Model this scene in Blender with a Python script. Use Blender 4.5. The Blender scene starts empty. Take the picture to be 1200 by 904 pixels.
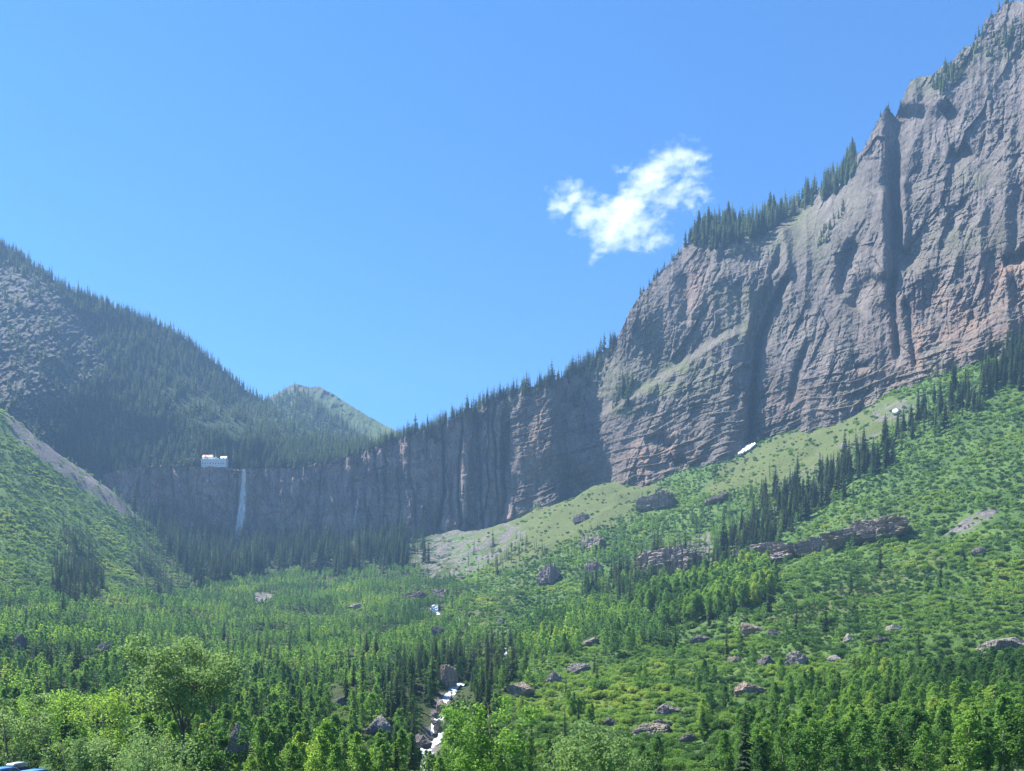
import bpy, math, random
import numpy as np

# ------------------------------------------------------------------ basics
rng = np.random.default_rng(7)
random.seed(7)
F, H = 900.0, 800.0            # focal length and horizon row, in 1200x904 pixels
SC = bpy.context.scene
COL = SC.collection
R = math.radians


def P(u, v, Y):
    return np.stack([(np.asarray(u) - 600.0) / F * Y, Y + 0 * np.asarray(u), (H - np.asarray(v)) / F * Y], -1)


def proj(p):
    p = np.asarray(p)
    return 600 + F * p[..., 0] / p[..., 1], H - F * p[..., 2] / p[..., 1]


# ------------------------------------------------------------------ noise
_prm = np.random.default_rng(3).permutation(512)
_prm = np.concatenate([_prm, _prm, _prm])
_g2 = np.stack([np.cos(np.arange(512) * 2.399963), np.sin(np.arange(512) * 2.399963)], -1)
_g3 = np.random.default_rng(5).normal(size=(512, 3))
_g3 /= np.linalg.norm(_g3, axis=1)[:, None]


def n2(x, y):
    x, y = np.broadcast_arrays(np.asarray(x, float), np.asarray(y, float))
    xi, yi = np.floor(x).astype(int), np.floor(y).astype(int)
    xf, yf = x - xi, y - yi
    xi &= 511; yi &= 511
    s = lambda t: t * t * t * (t * (t * 6 - 15) + 10)
    uu, vv = s(xf), s(yf)

    def g(ix, iy, dx, dy):
        gr = _g2[_prm[_prm[ix & 511] + (iy & 511)]]
        return gr[..., 0] * dx + gr[..., 1] * dy
    a = g(xi, yi, xf, yf); b = g(xi + 1, yi, xf - 1, yf)
    c = g(xi, yi + 1, xf, yf - 1); d = g(xi + 1, yi + 1, xf - 1, yf - 1)
    return 1.5 * ((a * (1 - uu) + b * uu) * (1 - vv) + (c * (1 - uu) + d * uu) * vv)


def n3(p):
    i = np.floor(p).astype(int); f = p - i
    w = f * f * f * (f * (f * 6 - 15) + 10)
    out = 0
    for dx in (0, 1):
        for dy in (0, 1):
            for dz in (0, 1):
                h = _prm[_prm[_prm[(i[:, 0] + dx) & 511] + ((i[:, 1] + dy) & 511)] + ((i[:, 2] + dz) & 511)]
                g = _g3[h]
                d = f - np.array([dx, dy, dz])
                ww = (w[:, 0] if dx else 1 - w[:, 0]) * (w[:, 1] if dy else 1 - w[:, 1]) * (w[:, 2] if dz else 1 - w[:, 2])
                out = out + ww * (g * d).sum(1)
    return out * 1.5


def fbm(x, y, o=4):
    t, a = 0, 1.0
    for k in range(o):
        t = t + a * n2(x * 2 ** k + 17.3 * k, y * 2 ** k - 9.1 * k); a *= .5
    return t


def ridg(x, y, o=3):
    t, a = 0, 1.0
    for k in range(o):
        t = t + a * (1 - 2 * np.abs(n2(x * 2 ** k + 31.7 * k, y * 2 ** k + 5.3 * k))); a *= .5
    return t / 1.75


def sst(a, b, x):
    t = np.clip((x - a) / (b - a), 0, 1)
    return t * t * (3 - 2 * t)


def facet(a, b, seed=0, tilt=1.0):
    """broken rock: cells of a jittered grid, each a flat facet with its own height and tilt"""
    a, b = np.broadcast_arrays(np.asarray(a, float), np.asarray(b, float))
    ia, ib = np.floor(a).astype(int), np.floor(b).astype(int)
    best = np.full(a.shape, 1e9); out = np.zeros(a.shape)
    for da in (-1, 0, 1):
        for db in (-1, 0, 1):
            h = _prm[_prm[(ia + da + seed * 57) & 511] + ((ib + db + seed * 13) & 511)]
            px = ia + da + ((h * 73) % 512) / 512.0; py = ib + db + ((h * 151 + 77) % 512) / 512.0
            dx, dy = a - px, b - py
            d = dx * dx + dy * dy
            m = d < best
            best = np.where(m, d, best)
            val = ((h * 211 + 31) % 512) / 512.0 - .5 + tilt * ((((h * 37) % 512) / 256.0 - 1) * dx + (((h * 97) % 512) / 256.0 - 1) * dy)
            out = np.where(m, val, out)
    return out


class RBF:
    """smooth multiquadric interpolation of scattered values in the plane"""
    def __init__(s, xy, z, c, lam=0.0):
        s.xy = np.asarray(xy, float); s.c = c
        n = len(s.xy)
        A = np.zeros((n + 3, n + 3))
        d = np.linalg.norm(s.xy[:, None] - s.xy[None], axis=2)
        A[:n, :n] = np.sqrt(d * d + c * c) - lam * np.eye(n)
        A[:n, n] = A[n, :n] = 1
        A[:n, n + 1:] = s.xy; A[n + 1:, :n] = s.xy.T
        s.w = np.linalg.solve(A, np.concatenate([z, [0, 0, 0]]))

    def __call__(s, x, y):
        x = np.asarray(x, float); y = np.asarray(y, float)
        sh = np.broadcast(x, y).shape
        x = np.broadcast_to(x, sh).ravel(); y = np.broadcast_to(y, sh).ravel()
        out = s.w[-3] + s.w[-2] * x + s.w[-1] * y
        for k in range(len(s.xy)):
            out = out + s.w[k] * np.sqrt((x - s.xy[k, 0]) ** 2 + (y - s.xy[k, 1]) ** 2 + s.c ** 2)
        return out.reshape(sh)


def polyd(u, v, pts):
    """distance to a polyline, and which side (+ = right of the direction of travel on screen)"""
    u = np.asarray(u, float); v = np.asarray(v, float)
    best = np.full(np.broadcast(u, v).shape, 1e9); side = np.zeros_like(best); tt = np.zeros_like(best)
    n = len(pts) - 1
    for k in range(n):
        (a, b), (c, d) = pts[k], pts[k + 1]
        ex, ey = c - a, d - b
        t = np.clip(((u - a) * ex + (v - b) * ey) / (ex * ex + ey * ey), 0, 1)
        dx, dy = u - a - t * ex, v - b - t * ey
        r = np.hypot(dx, dy)
        m = r < best
        best = np.where(m, r, best)
        side = np.where(m, np.sign(ex * (v - b) - ey * (u - a)), side)
        tt = np.where(m, (k + t) / n, tt)
    return best, side, tt


def inpoly(u, v, poly):
    u = np.asarray(u, float); v = np.asarray(v, float)
    c = np.zeros(np.broadcast(u, v).shape, bool)
    n = len(poly)
    for i in range(n):
        (x1, y1), (x2, y2) = poly[i], poly[i - 1]
        if y1 == y2:
            continue
        c ^= ((y1 > v) != (y2 > v)) & (u < (x2 - x1) * (v - y1) / (y2 - y1) + x1)
    return c


def polysoft(u, v, poly, w):
    """1 inside, fading over w outside"""
    d, _, _ = polyd(u, v, list(poly) + [poly[0]])
    return np.where(inpoly(u, v, poly), 1.0, np.clip(1 - d / w, 0, 1))


# ------------------------------------------------------------------ meshes
def mk_mesh(name, verts, quads=None, tris=None, mats=(), mi=None, smooth=False):
    me = bpy.data.meshes.new(name)
    verts = np.asarray(verts, np.float32).reshape(-1, 3)
    loops, starts, tot = [], [], []
    pos = 0
    for arr, k in ((quads, 4), (tris, 3)):
        if arr is None or len(arr) == 0:
            continue
        arr = np.asarray(arr, np.int32).reshape(-1, k)
        loops.append(arr.ravel()); starts.append(pos + np.arange(len(arr)) * k); tot.append(np.full(len(arr), k))
        pos += arr.size
    loops = np.concatenate(loops); starts = np.concatenate(starts); tot = np.concatenate(tot)
    me.vertices.add(len(verts)); me.vertices.foreach_set('co', verts.ravel())
    me.loops.add(len(loops)); me.loops.foreach_set('vertex_index', loops.astype(np.int32))
    me.polygons.add(len(starts))
    me.polygons.foreach_set('loop_start', starts.astype(np.int32))
    me.polygons.foreach_set('loop_total', tot.astype(np.int32))
    for m in mats:
        me.materials.append(m)
    if mi is not None:
        me.polygons.foreach_set('material_index', np.asarray(mi, np.int32))
    me.polygons.foreach_set('use_smooth', np.full(len(starts), smooth))
    me.update(calc_edges=True); me.validate()
    return me


def link(name, me, loc=(0, 0, 0), parent=None):
    o = bpy.data.objects.new(name, me)
    COL.objects.link(o)
    o.location = loc
    if parent is not None:
        o.parent = parent
    return o


def tag(o, label=None, cat=None, group=None, kind=None):
    for k, val in (('label', label), ('category', cat), ('group', group), ('kind', kind)):
        if val:
            o[k] = val
    return o


def grid_quads(nr, nc):
    i = np.arange(nr * nc).reshape(nr, nc)
    return np.stack([i[:-1, :-1], i[:-1, 1:], i[1:, 1:], i[1:, :-1]], -1).reshape(-1, 4)


def set_attr(me, name, val):
    a = me.attributes.new(name, 'FLOAT', 'POINT')
    a.data.foreach_set('value', np.asarray(val, np.float32).ravel())


class MB:
    """collects boxes, tubes and loose faces into one mesh"""
    def __init__(s):
        s.v, s.f = [], []

    def add(s, vs, fs):
        b = len(s.v)
        s.v += [tuple(p) for p in vs]; s.f += [tuple(b + i for i in f) for f in fs]

    def box(s, x0, x1, y0, y1, z0, z1):
        s.add([(x0, y0, z0), (x1, y0, z0), (x1, y1, z0), (x0, y1, z0), (x0, y0, z1), (x1, y0, z1), (x1, y1, z1), (x0, y1, z1)],
              [(0, 3, 2, 1), (4, 5, 6, 7), (0, 1, 5, 4), (1, 2, 6, 5), (2, 3, 7, 6), (3, 0, 4, 7)])

    def gable(s, x0, x1, y0, y1, z0, z1, over=0.6):
        xm = (x0 + x1) / 2; y0 -= over; y1 += over; x0 -= over; x1 += over
        s.add([(x0, y0, z0), (x1, y0, z0), (xm, y0, z1), (x0, y1, z0), (x1, y1, z0), (xm, y1, z1)],
              [(0, 1, 2), (5, 4, 3), (0, 2, 5, 3), (2, 1, 4, 5), (1, 0, 3, 4)])

    def tube(s, pts, rad, n=7):
        pts = [np.array(p, float) for p in pts]
        b = len(s.v)
        for k, p in enumerate(pts):
            d = pts[min(k + 1, len(pts) - 1)] - pts[max(k - 1, 0)]
            d /= max(np.linalg.norm(d), 1e-6)
            a = np.cross(d, [0.31, 0.77, 0.2]); a /= np.linalg.norm(a)
            c = np.cross(d, a)
            for j in range(n):
                t = 2 * math.pi * j / n
                s.v.append(tuple(p + rad[k] * (math.cos(t) * a + math.sin(t) * c)))
        for k in range(len(pts) - 1):
            for j in range(n):
                s.f.append((b + k * n + j, b + k * n + (j + 1) % n, b + (k + 1) * n + (j + 1) % n, b + (k + 1) * n + j))
        s.f.append(tuple(b + j for j in range(n))[::-1]); s.f.append(tuple(b + (len(pts) - 1) * n + j for j in range(n)))

    def gable_long(s, x0, x1, y0, y1, z0, z1, over=0.6):
        ym = (y0 + y1) / 2; y0 -= over; y1 += over; x0 -= over; x1 += over
        s.add([(x0, y0, z0), (x0, y1, z0), (x0, ym, z1), (x1, y0, z0), (x1, y1, z0), (x1, ym, z1)],
              [(0, 2, 1), (3, 4, 5), (0, 3, 5, 2), (2, 5, 4, 1), (1, 4, 3, 0)])

    def mesh(s, name, mat, smooth=False):
        me = bpy.data.meshes.new(name)
        me.from_pydata(s.v, [], s.f)
        me.materials.append(mat)
        if smooth:
            me.polygons.foreach_set('use_smooth', [True] * len(me.polygons))
        me.update()
        return me

    def arrays(s):
        return s.v, s.f


# ------------------------------------------------------------------ materials
class NT:
    def __init__(s, name):
        s.m = bpy.data.materials.new(name); s.m.use_nodes = True
        s.t = s.m.node_tree; s.t.nodes.clear()
        s.out = s.n('ShaderNodeOutputMaterial')

    def n(s, typ, **kw):
        nd = s.t.nodes.new(typ)
        for k, v in kw.items():
            if k.startswith('i_'):
                k2 = k[2:]
                nd.inputs[int(k2) if k2.isdigit() else k2.replace('_', ' ')].default_value = v
            else:
                setattr(nd, k, v)
        return nd

    def l(s, a, b):
        s.t.links.new(a, b)

    def math(s, op, a, b=None, clamp=False):
        nd = s.n('ShaderNodeMath', operation=op, use_clamp=clamp)
        for i, x in enumerate((a, b)):
            if x is None:
                continue
            if isinstance(x, (int, float)):
                nd.inputs[i].default_value = x
            else:
                s.l(x, nd.inputs[i])
        return nd.outputs[0]

    def mix(s, f, a, b):
        nd = s.n('ShaderNodeMix', data_type='RGBA')
        for sock, x in ((nd.inputs[0], f), (nd.inputs[6], a), (nd.inputs[7], b)):
            if isinstance(x, (int, float)):
                sock.default_value = x
            elif isinstance(x, tuple):
                sock.default_value = (*x, 1)
            else:
                s.l(x, sock)
        return nd.outputs[2]

    def noise(s, scale, detail=4, vec=None, rough=0.55):
        nd = s.n('ShaderNodeTexNoise', i_Scale=scale, i_Detail=detail, i_Roughness=rough)
        if vec is not None:
            s.l(vec, nd.inputs['Vector'])
        return nd.outputs['Fac']

    def ramp(s, f, stops):
        nd = s.n('ShaderNodeValToRGB')
        e = nd.color_ramp.elements
        while len(e) < len(stops):
            e.new(0.5)
        for k, (p, c) in enumerate(stops):
            e[k].position = p; e[k].color = (*c, 1) if len(c) == 3 else c
        s.l(f, nd.inputs[0])
        return nd.outputs[0]

    def attr(s, name, typ='GEOMETRY'):
        return s.n('ShaderNodeAttribute', attribute_name=name, attribute_type=typ).outputs['Fac']

    def pos(s, scale=(1, 1, 1), rot=(0, 0, 0)):
        tc = s.n('ShaderNodeTexCoord').outputs['Object']
        mp = s.n('ShaderNodeMapping')
        mp.inputs['Scale'].default_value = scale; mp.inputs['Rotation'].default_value = rot
        s.l(tc, mp.inputs['Vector'])
        return mp.outputs[0]

    def bsdf(s, col, rough=0.9, bump=None, bump_d=1.0, spec=0.2):
        b = s.n('ShaderNodeBsdfPrincipled', i_Roughness=rough)
        b.inputs['Specular IOR Level'].default_value = spec
        if isinstance(col, tuple):
            b.inputs['Base Color'].default_value = (*col, 1)
        else:
            s.l(col, b.inputs['Base Color'])
        if bump is not None:
            bp = s.n('ShaderNodeBump', i_Strength=1.0, i_Distance=bump_d)
            s.l(bump, bp.inputs['Height']); s.l(bp.outputs[0], b.inputs['Normal'])
        s.l(b.outputs[0], s.out.inputs['Surface'])
        return b


def ramp01(nt, f, a, b):
    mr = nt.n('ShaderNodeMapRange')
    mr.inputs[1].default_value = a; mr.inputs[2].default_value = b
    nt.l(f, mr.inputs[0])
    return mr.outputs[0]


def mat_rock(name, lo, hi, streak=0.5, shrub=True, srot=(0, 0, 0), sscale=(.09, .09, .008), g0=(.035, .055, .02), g1=(.095, .115, .042), gt=(.36, .56)):
    nt = NT(name)
    p = nt.pos()
    col = nt.ramp(nt.noise(.018, 6, p, .62), [(.3, lo), (.7, hi)])
    col = nt.mix(nt.math('MULTIPLY', ramp01(nt, nt.noise(.22, 6, p, .75), .42, .62), .6), col, tuple(c * .55 for c in lo))
    st = nt.noise(1.0, 5, nt.pos(sscale, srot), .6)
    col = nt.mix(nt.math('MULTIPLY', ramp01(nt, st, .48, .72), streak), col, tuple(c * .5 for c in lo))
    st2 = nt.noise(1.0, 4, nt.pos(tuple(c * 1.7 for c in sscale), srot), .6)
    col = nt.mix(nt.math('MULTIPLY', ramp01(nt, st2, .56, .75), streak * .55), col, tuple(min(1, c * 1.35) for c in hi))
    red = nt.math('MULTIPLY', nt.attr('red'), ramp01(nt, nt.noise(.05, 5, p, .65), .38, .6))
    col = nt.mix(red, col, (.30, .185, .14))
    if shrub:
        gn = nt.n('ShaderNodeNewGeometry')
        sep = nt.n('ShaderNodeSeparateXYZ'); nt.l(gn.outputs['Normal'], sep.inputs[0])
        sl = ramp01(nt, sep.outputs[2], .45, .8)
        nz = ramp01(nt, nt.noise(.07, 5, p, .7), .42, .6)
        g = nt.math('MULTIPLY', nt.math('MULTIPLY', sl, nz), .55)
        g2 = nt.math('MULTIPLY', nt.attr('green'), ramp01(nt, nt.noise(.11, 5, p, .7), *gt))
        g = nt.math('MAXIMUM', g, g2, True)
        gc = nt.mix(nt.noise(.15, 3, p), g0, g1)
        col = nt.mix(g, col, gc)
    bump = nt.math('ADD', nt.math('MULTIPLY', nt.noise(.16, 6, p, .68), 3.4), nt.math('MULTIPLY', nt.noise(1.0, 5, nt.pos(tuple(c * 4 for c in sscale), srot), .65), 2.0))
    nt.bsdf(col, .95, bump, 1.0, .1)
    return nt.m


M = {}
M['rock_wall'] = mat_rock('rock_wall', (.108, .096, .092), (.22, .193, .182), .6, srot=(0, R(-26), 0), sscale=(.06, .06, .010), g0=(.06, .082, .03), g1=(.135, .155, .065))
M['rock_fall'] = mat_rock('rock_fall', (.12, .094, .09), (.34, .265, .24), 1.0, sscale=(.045, .045, .005))
M['rock_peak'] = mat_rock('rock_peak', (.055, .053, .05), (.165, .15, .14), .4, sscale=(.03, .03, .02), g0=(.010, .024, .014), g1=(.030, .054, .026), gt=(.15, .35))
M['rock_far'] = mat_rock('rock_far', (.05, .05, .04), (.13, .125, .10), .4, sscale=(.03, .03, .02), g0=(.024, .055, .018), g1=(.07, .115, .034), gt=(.22, .42))


def mat_boulder(name, lo, hi, lichen=0.0):
    nt = NT(name)
    p = nt.pos()
    col = nt.ramp(nt.noise(.9, 6, p, .65), [(.3, lo), (.72, hi)])
    col = nt.mix(nt.math('MULTIPLY', ramp01(nt, nt.noise(2.6, 4, p, .6), .55, .7), .5), col, tuple(c * .55 for c in lo))
    if lichen:
        gn = nt.n('ShaderNodeNewGeometry')
        sep = nt.n('ShaderNodeSeparateXYZ'); nt.l(gn.outputs['Normal'], sep.inputs[0])
        f = nt.math('MULTIPLY', ramp01(nt, sep.outputs[2], .5, .9), ramp01(nt, nt.noise(.7, 5, p, .7), .45, .6))
        col = nt.mix(nt.math('MULTIPLY', f, lichen), col, (.10, .11, .045))
    bump = nt.noise(1.6, 6, p, .7)
    nt.bsdf(col, .92, bump, .5, .15)
    return nt.m


M['boulder_grey'] = mat_boulder('boulder_grey', (.155, .14, .13), (.315, .28, .255), .4)
M['boulder_tan'] = mat_boulder('boulder_tan', (.19, .15, .12), (.36, .29, .235), .45)
M['boulder_pale'] = mat_boulder('boulder_pale', (.20, .18, .165), (.40, .36, .32), .3)
M['boulder_dark'] = mat_boulder('boulder_dark', (.09, .085, .085), (.20, .18, .175), .3)
M['boulder_moss'] = mat_boulder('boulder_moss', (.17, .15, .13), (.32, .27, .23), .9)
M['outcrop'] = mat_boulder('outcrop', (.17, .142, .132), (.36, .30, .275), .8)


def mat_leaf(name, stops, trans=0.45, tcol=1.25):
    nt = NT(name)
    t = nt.attr('tint', 'INSTANCER')
    p = nt.pos()
    f = nt.math('ADD', t, nt.math('MULTIPLY', nt.math('SUBTRACT', nt.noise(.55, 2, p), .5), .55), True)
    col = nt.ramp(f, stops)
    d = nt.n('ShaderNodeBsdfDiffuse'); nt.l(col, d.inputs[0])
    tr = nt.n('ShaderNodeBsdfTranslucent')
    hs = nt.n('ShaderNodeHueSaturation', i_Hue=.485, i_Saturation=1.1, i_Value=tcol); nt.l(col, hs.inputs['Color'])
    nt.l(hs.outputs[0], tr.inputs[0])
    mx = nt.n('ShaderNodeMixShader', i_0=trans); nt.l(d.outputs[0], mx.inputs[1]); nt.l(tr.outputs[0], mx.inputs[2])
    nt.l(mx.outputs[0], nt.out.inputs['Surface'])
    return nt.m


M['needle'] = mat_leaf('spruce_needles', [(0, (.024, .046, .028)), (.5, (.066, .104, .052)), (1, (.125, .165, .07))], .3, 1.5)
M['aspen'] = mat_leaf('aspen_leaves', [(0, (.050, .115, .038)), (.45, (.115, .225, .058)), (.8, (.175, .295, .066)), (1, (.235, .325, .075))], .5, 1.7)
M['shrub'] = mat_leaf('shrub_leaves', [(0, (.042, .095, .034)), (.45, (.115, .215, .058)), (.8, (.18, .28, .066)), (1, (.235, .305, .08))], .45, 1.7)
M['cotton'] = mat_leaf('cottonwood_leaves', [(0, (.065, .12, .045)), (.5, (.135, .225, .085)), (1, (.225, .325, .13))], .4, 1.5)


def mat_bark(name, a, b, sc):
    nt = NT(name)
    p = nt.pos((sc, sc, sc * .25))
    nt.bsdf(nt.mix(ramp01(nt, nt.noise(1, 5, p, .6), .4, .62), a, b), .9, nt.noise(2, 4, p), .05)
    return nt.m


M['bark_dark'] = mat_bark('spruce_bark', (.06, .045, .035), (.13, .10, .08), 2)
M['bark_pale'] = mat_bark('aspen_bark', (.42, .40, .34), (.14, .12, .10), 2.5)
M['bark_grey'] = mat_bark('cottonwood_bark', (.09, .075, .06), (.20, .17, .14), 3)


def mat_ground():
    nt = NT('meadow_ground')
    p = nt.pos()
    g = nt.ramp(nt.noise(.045, 6, p, .62), [(.3, (.045, .09, .025)), (.5, (.078, .142, .036)), (.7, (.12, .18, .05))])
    g = nt.mix(ramp01(nt, nt.noise(.5, 4, p, .65), .5, .72), g, (.035, .075, .022))
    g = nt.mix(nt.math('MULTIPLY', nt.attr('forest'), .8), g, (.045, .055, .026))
    rk = nt.ramp(nt.noise(.28, 7, p, .75), [(.32, (.07, .066, .066)), (.68, (.215, .20, .195))])
    fac = nt.math('MULTIPLY', nt.attr('scree'), 1.0)
    edge = ramp01(nt, nt.math('ADD', fac, nt.math('MULTIPLY', nt.math('SUBTRACT', nt.noise(.06, 6, p, .7), .5), 1.9)), .42, .58)
    edge = nt.math('MULTIPLY', edge, ramp01(nt, fac, .02, .12))
    col = nt.mix(edge, g, rk)
    gr = nt.mix(nt.noise(.08, 5, p, .65), (.065, .095, .032), (.125, .145, .058))
    gm = nt.math('MULTIPLY', nt.attr('grass'), nt.math('SUBTRACT', 1.0, edge))
    col = nt.mix(gm, col, gr)
    bump = nt.math('ADD', nt.math('MULTIPLY', nt.noise(.22, 6, p, .7), 3.0), nt.noise(1.3, 4, p, .6))
    nt.bsdf(col, .95, bump, .9, .1)
    return nt.m


M['ground'] = mat_ground()


def mat_water(name, a, b, sc):
    nt = NT(name)
    f = ramp01(nt, nt.noise(1, 6, nt.pos(sc), .65), .36, .6)
    bp = nt.noise(2.0, 5, nt.pos(sc), .6)
    nt.bsdf(nt.mix(f, a, b), .5, bp, .12, .3)
    return nt.m


M['creek'] = mat_water('creek_water', (.20, .25, .27), (.66, .69, .71), (.9, .35, .9))


def mat_fall():
    nt = NT('falling_water')
    f = nt.noise(1, 6, nt.pos((.9, .4, .045)), .65)
    b = nt.n('ShaderNodeBsdfPrincipled', i_Roughness=.6)
    b.inputs['Base Color'].default_value = (.60, .66, .72, 1)
    tr = nt.n('ShaderNodeBsdfTransparent')
    a = nt.math('MULTIPLY', ramp01(nt, f, .26, .66), nt.attr('veil'), True)
    mx = nt.n('ShaderNodeMixShader'); nt.l(a, mx.inputs[0]); nt.l(tr.outputs[0], mx.inputs[1]); nt.l(b.outputs[0], mx.inputs[2])
    nt.l(mx.outputs[0], nt.out.inputs['Surface'])
    return nt.m


M['fall'] = mat_fall()


def mat_plain(name, col, rough=.7, metal=0.0, spec=.3, vary=.12, sc=.6):
    nt = NT(name)
    c = nt.mix(nt.noise(sc, 4, nt.pos()), tuple(x * (1 - vary) for x in col), tuple(min(1, x * (1 + vary)) for x in col))
    b = nt.bsdf(c, rough, spec=spec)
    b.inputs['Metallic'].default_value = metal
    return nt.m


M['snow'] = mat_plain('old_snow', (.72, .73, .75), 1.0, spec=0.0, vary=.16, sc=.25)
M['white_wall'] = mat_plain('white_wall', (.86, .85, .82))
M['grey_wall'] = mat_plain('grey_wall', (.50, .51, .52))
M['roof_tan'] = mat_plain('roof_tan', (.50, .30, .22))
M['roof_white'] = mat_plain('roof_white', (.86, .86, .84))
M['glass_dark'] = mat_plain('window_glass', (.05, .06, .07), .1, spec=.6)
M['paint_blue'] = mat_plain('car_paint_blue', (.06, .22, .48), .3, spec=.6, vary=.02)
M['paint_dark'] = mat_plain('car_paint_dark', (.06, .065, .07), .3, spec=.6, vary=.02)
M['rack_silver'] = mat_plain('silver_box', (.45, .46, .48), .35, spec=.5, vary=.02)
M['rubber'] = mat_plain('tyre_rubber', (.02, .02, .02), .9)
M['rim'] = mat_plain('wheel_metal', (.5, .5, .5), .35, .8)

# ------------------------------------------------------------------ ground heightfield
GC = [
    (300, 960, 70), (300, 925, 110), (300, 880, 180), (300, 840, 260), (300, 800, 380), (300, 765, 520), (300, 735, 680), (300, 708, 850), (300, 688, 1000), (300, 672, 1120), (300, 652, 1230), (300, 636, 1320),
    (0, 950, 80), (0, 905, 130), (0, 860, 200), (0, 800, 320), (0, 750, 450), (0, 705, 600), (0, 650, 720), (0, 580, 860), (0, 520, 980), (0, 478, 1070),
    (-200, 880, 150), (-200, 700, 500), (-200, 560, 800), (-200, 450, 1000), (-500, 600, 500), (-500, 400, 800),
    (100, 880, 170), (100, 820, 290), (100, 760, 450), (100, 715, 640), (100, 680, 780), (100, 640, 890), (100, 600, 1000), (100, 555, 1120),
    (150, 690, 850), (150, 640, 1010), (150, 598, 1150),
    (200, 690, 930), (200, 665, 1060), (200, 640, 1200), (200, 620, 1300),
    (400, 672, 1120), (400, 648, 1240), (400, 700, 900), (400, 760, 520), (400, 840, 250),
    (480, 960, 70), (480, 915, 130), (500, 880, 210), (515, 850, 260), (520, 810, 330), (530, 780, 420), (525, 745, 560), (512, 713, 750), (520, 692, 880), (540, 675, 980), (500, 660, 1120), (480, 640, 1220), (500, 628, 1290),
    (600, 960, 70), (600, 905, 140), (600, 860, 210), (600, 810, 330), (600, 770, 450), (600, 735, 600), (600, 700, 760), (600, 668, 900), (600, 640, 1030), (600, 615, 1150), (580, 618, 1220),
    (700, 960, 70), (700, 905, 130), (700, 850, 210), (700, 800, 320), (700, 760, 430), (700, 720, 590), (700, 690, 720), (700, 650, 860), (700, 610, 980), (700, 575, 1110),
    (780, 860, 190), (780, 800, 300), (780, 755, 410), (780, 715, 540), (780, 680, 680), (780, 650, 800), (780, 610, 900), (780, 578, 1020),
    (880, 904, 125), (880, 830, 220), (880, 780, 310), (880, 740, 400), (880, 700, 510), (880, 668, 640), (880, 630, 740), (880, 580, 860), (880, 530, 1010),
    (1000, 904, 120), (1000, 840, 200), (1000, 780, 290), (1000, 730, 380), (1000, 680, 480), (1000, 640, 590), (1000, 600, 660), (1000, 550, 750), (1000, 490, 910),
    (1100, 904, 115), (1100, 830, 200), (1100, 770, 290), (1100, 710, 390), (1100, 650, 490), (1100, 615, 560), (1100, 560, 640), (1100, 500, 730), (1100, 440, 850),
    (1200, 904, 110), (1200, 820, 200), (1200, 765, 280), (1200, 700, 380), (1200, 640, 470), (1200, 600, 530), (1200, 540, 600), (1200, 470, 690), (1200, 410, 790),
    (1400, 820, 190), (1400, 700, 350), (1400, 600, 480), (1400, 470, 600), (1400, 360, 720), (1700, 600, 420), (1700, 400, 560),
]
GC = np.array(GC, float)
gp = P(GC[:, 0], GC[:, 1], GC[:, 2])
near = np.array([(0, 0, -1.7), (-40, 0, -3), (40, 0, -2), (0, 30, -6), (-60, 40, -8.5), (60, 40, -7), (-60, -30, -3), (60, -30, -2), (150, 40, -2), (-150, 40, -8)], float)
gp = np.concatenate([gp, near])
GR = RBF(gp[:, :2], gp[:, 2], 30.0, .02)
CON = np.array([(-900, 850), (-300, 1000), (0, 1065), (60, 1090), (100, 1140), (140, 1175), (165, 1250), (200, 1330), (300, 1345), (480, 1300), (520, 1290), (600, 1220), (640, 1190), (680, 1215), (740, 1125), (775, 1095), (820, 1075), (870, 1035), (900, 1045), (980, 960), (1040, 910), (1100, 860), (1200, 800), (1400, 700), (1700, 600), (2300, 480)], float)
CREEK = np.array([(496, 915, 120), (498, 900, 150), (503, 885, 190), (499, 865, 230), (511, 842, 275), (520, 822, 315), (543, 806, 360), (580, 790, 420), (596, 765, 500), (560, 738, 620), (512, 714, 745)], float)
creek_xy = np.stack([(CREEK[:, 0] - 600) / F * CREEK[:, 2], CREEK[:, 2]], -1)


def ground_z(x, y):
    x = np.asarray(x, float); y = np.asarray(y, float)
    ys = np.maximum(y, 15)
    u = 600 + F * x / ys
    yc = np.interp(u, CON[:, 0], CON[:, 1])
    over = np.where(y > 100, np.maximum(y - yc, 0), 0)
    f = np.where(over > 0, yc / np.maximum(y, 1), 1)
    z = GR(x * f, y * f)
    z = z - over * .25
    k = sst(60, 400, y)
    z = z + fbm(x / 70, y / 70, 4) * (1.2 + 5.5 * k) + fbm(x / 14, y / 14, 3) * (.25 + 1.0 * k)
    d, _, _ = polyd(x, y, [tuple(c) for c in creek_xy])
    z = z - 5.5 * np.exp(-(d / 8.0) ** 2) * sst(120, 180, y)
    return z


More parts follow.
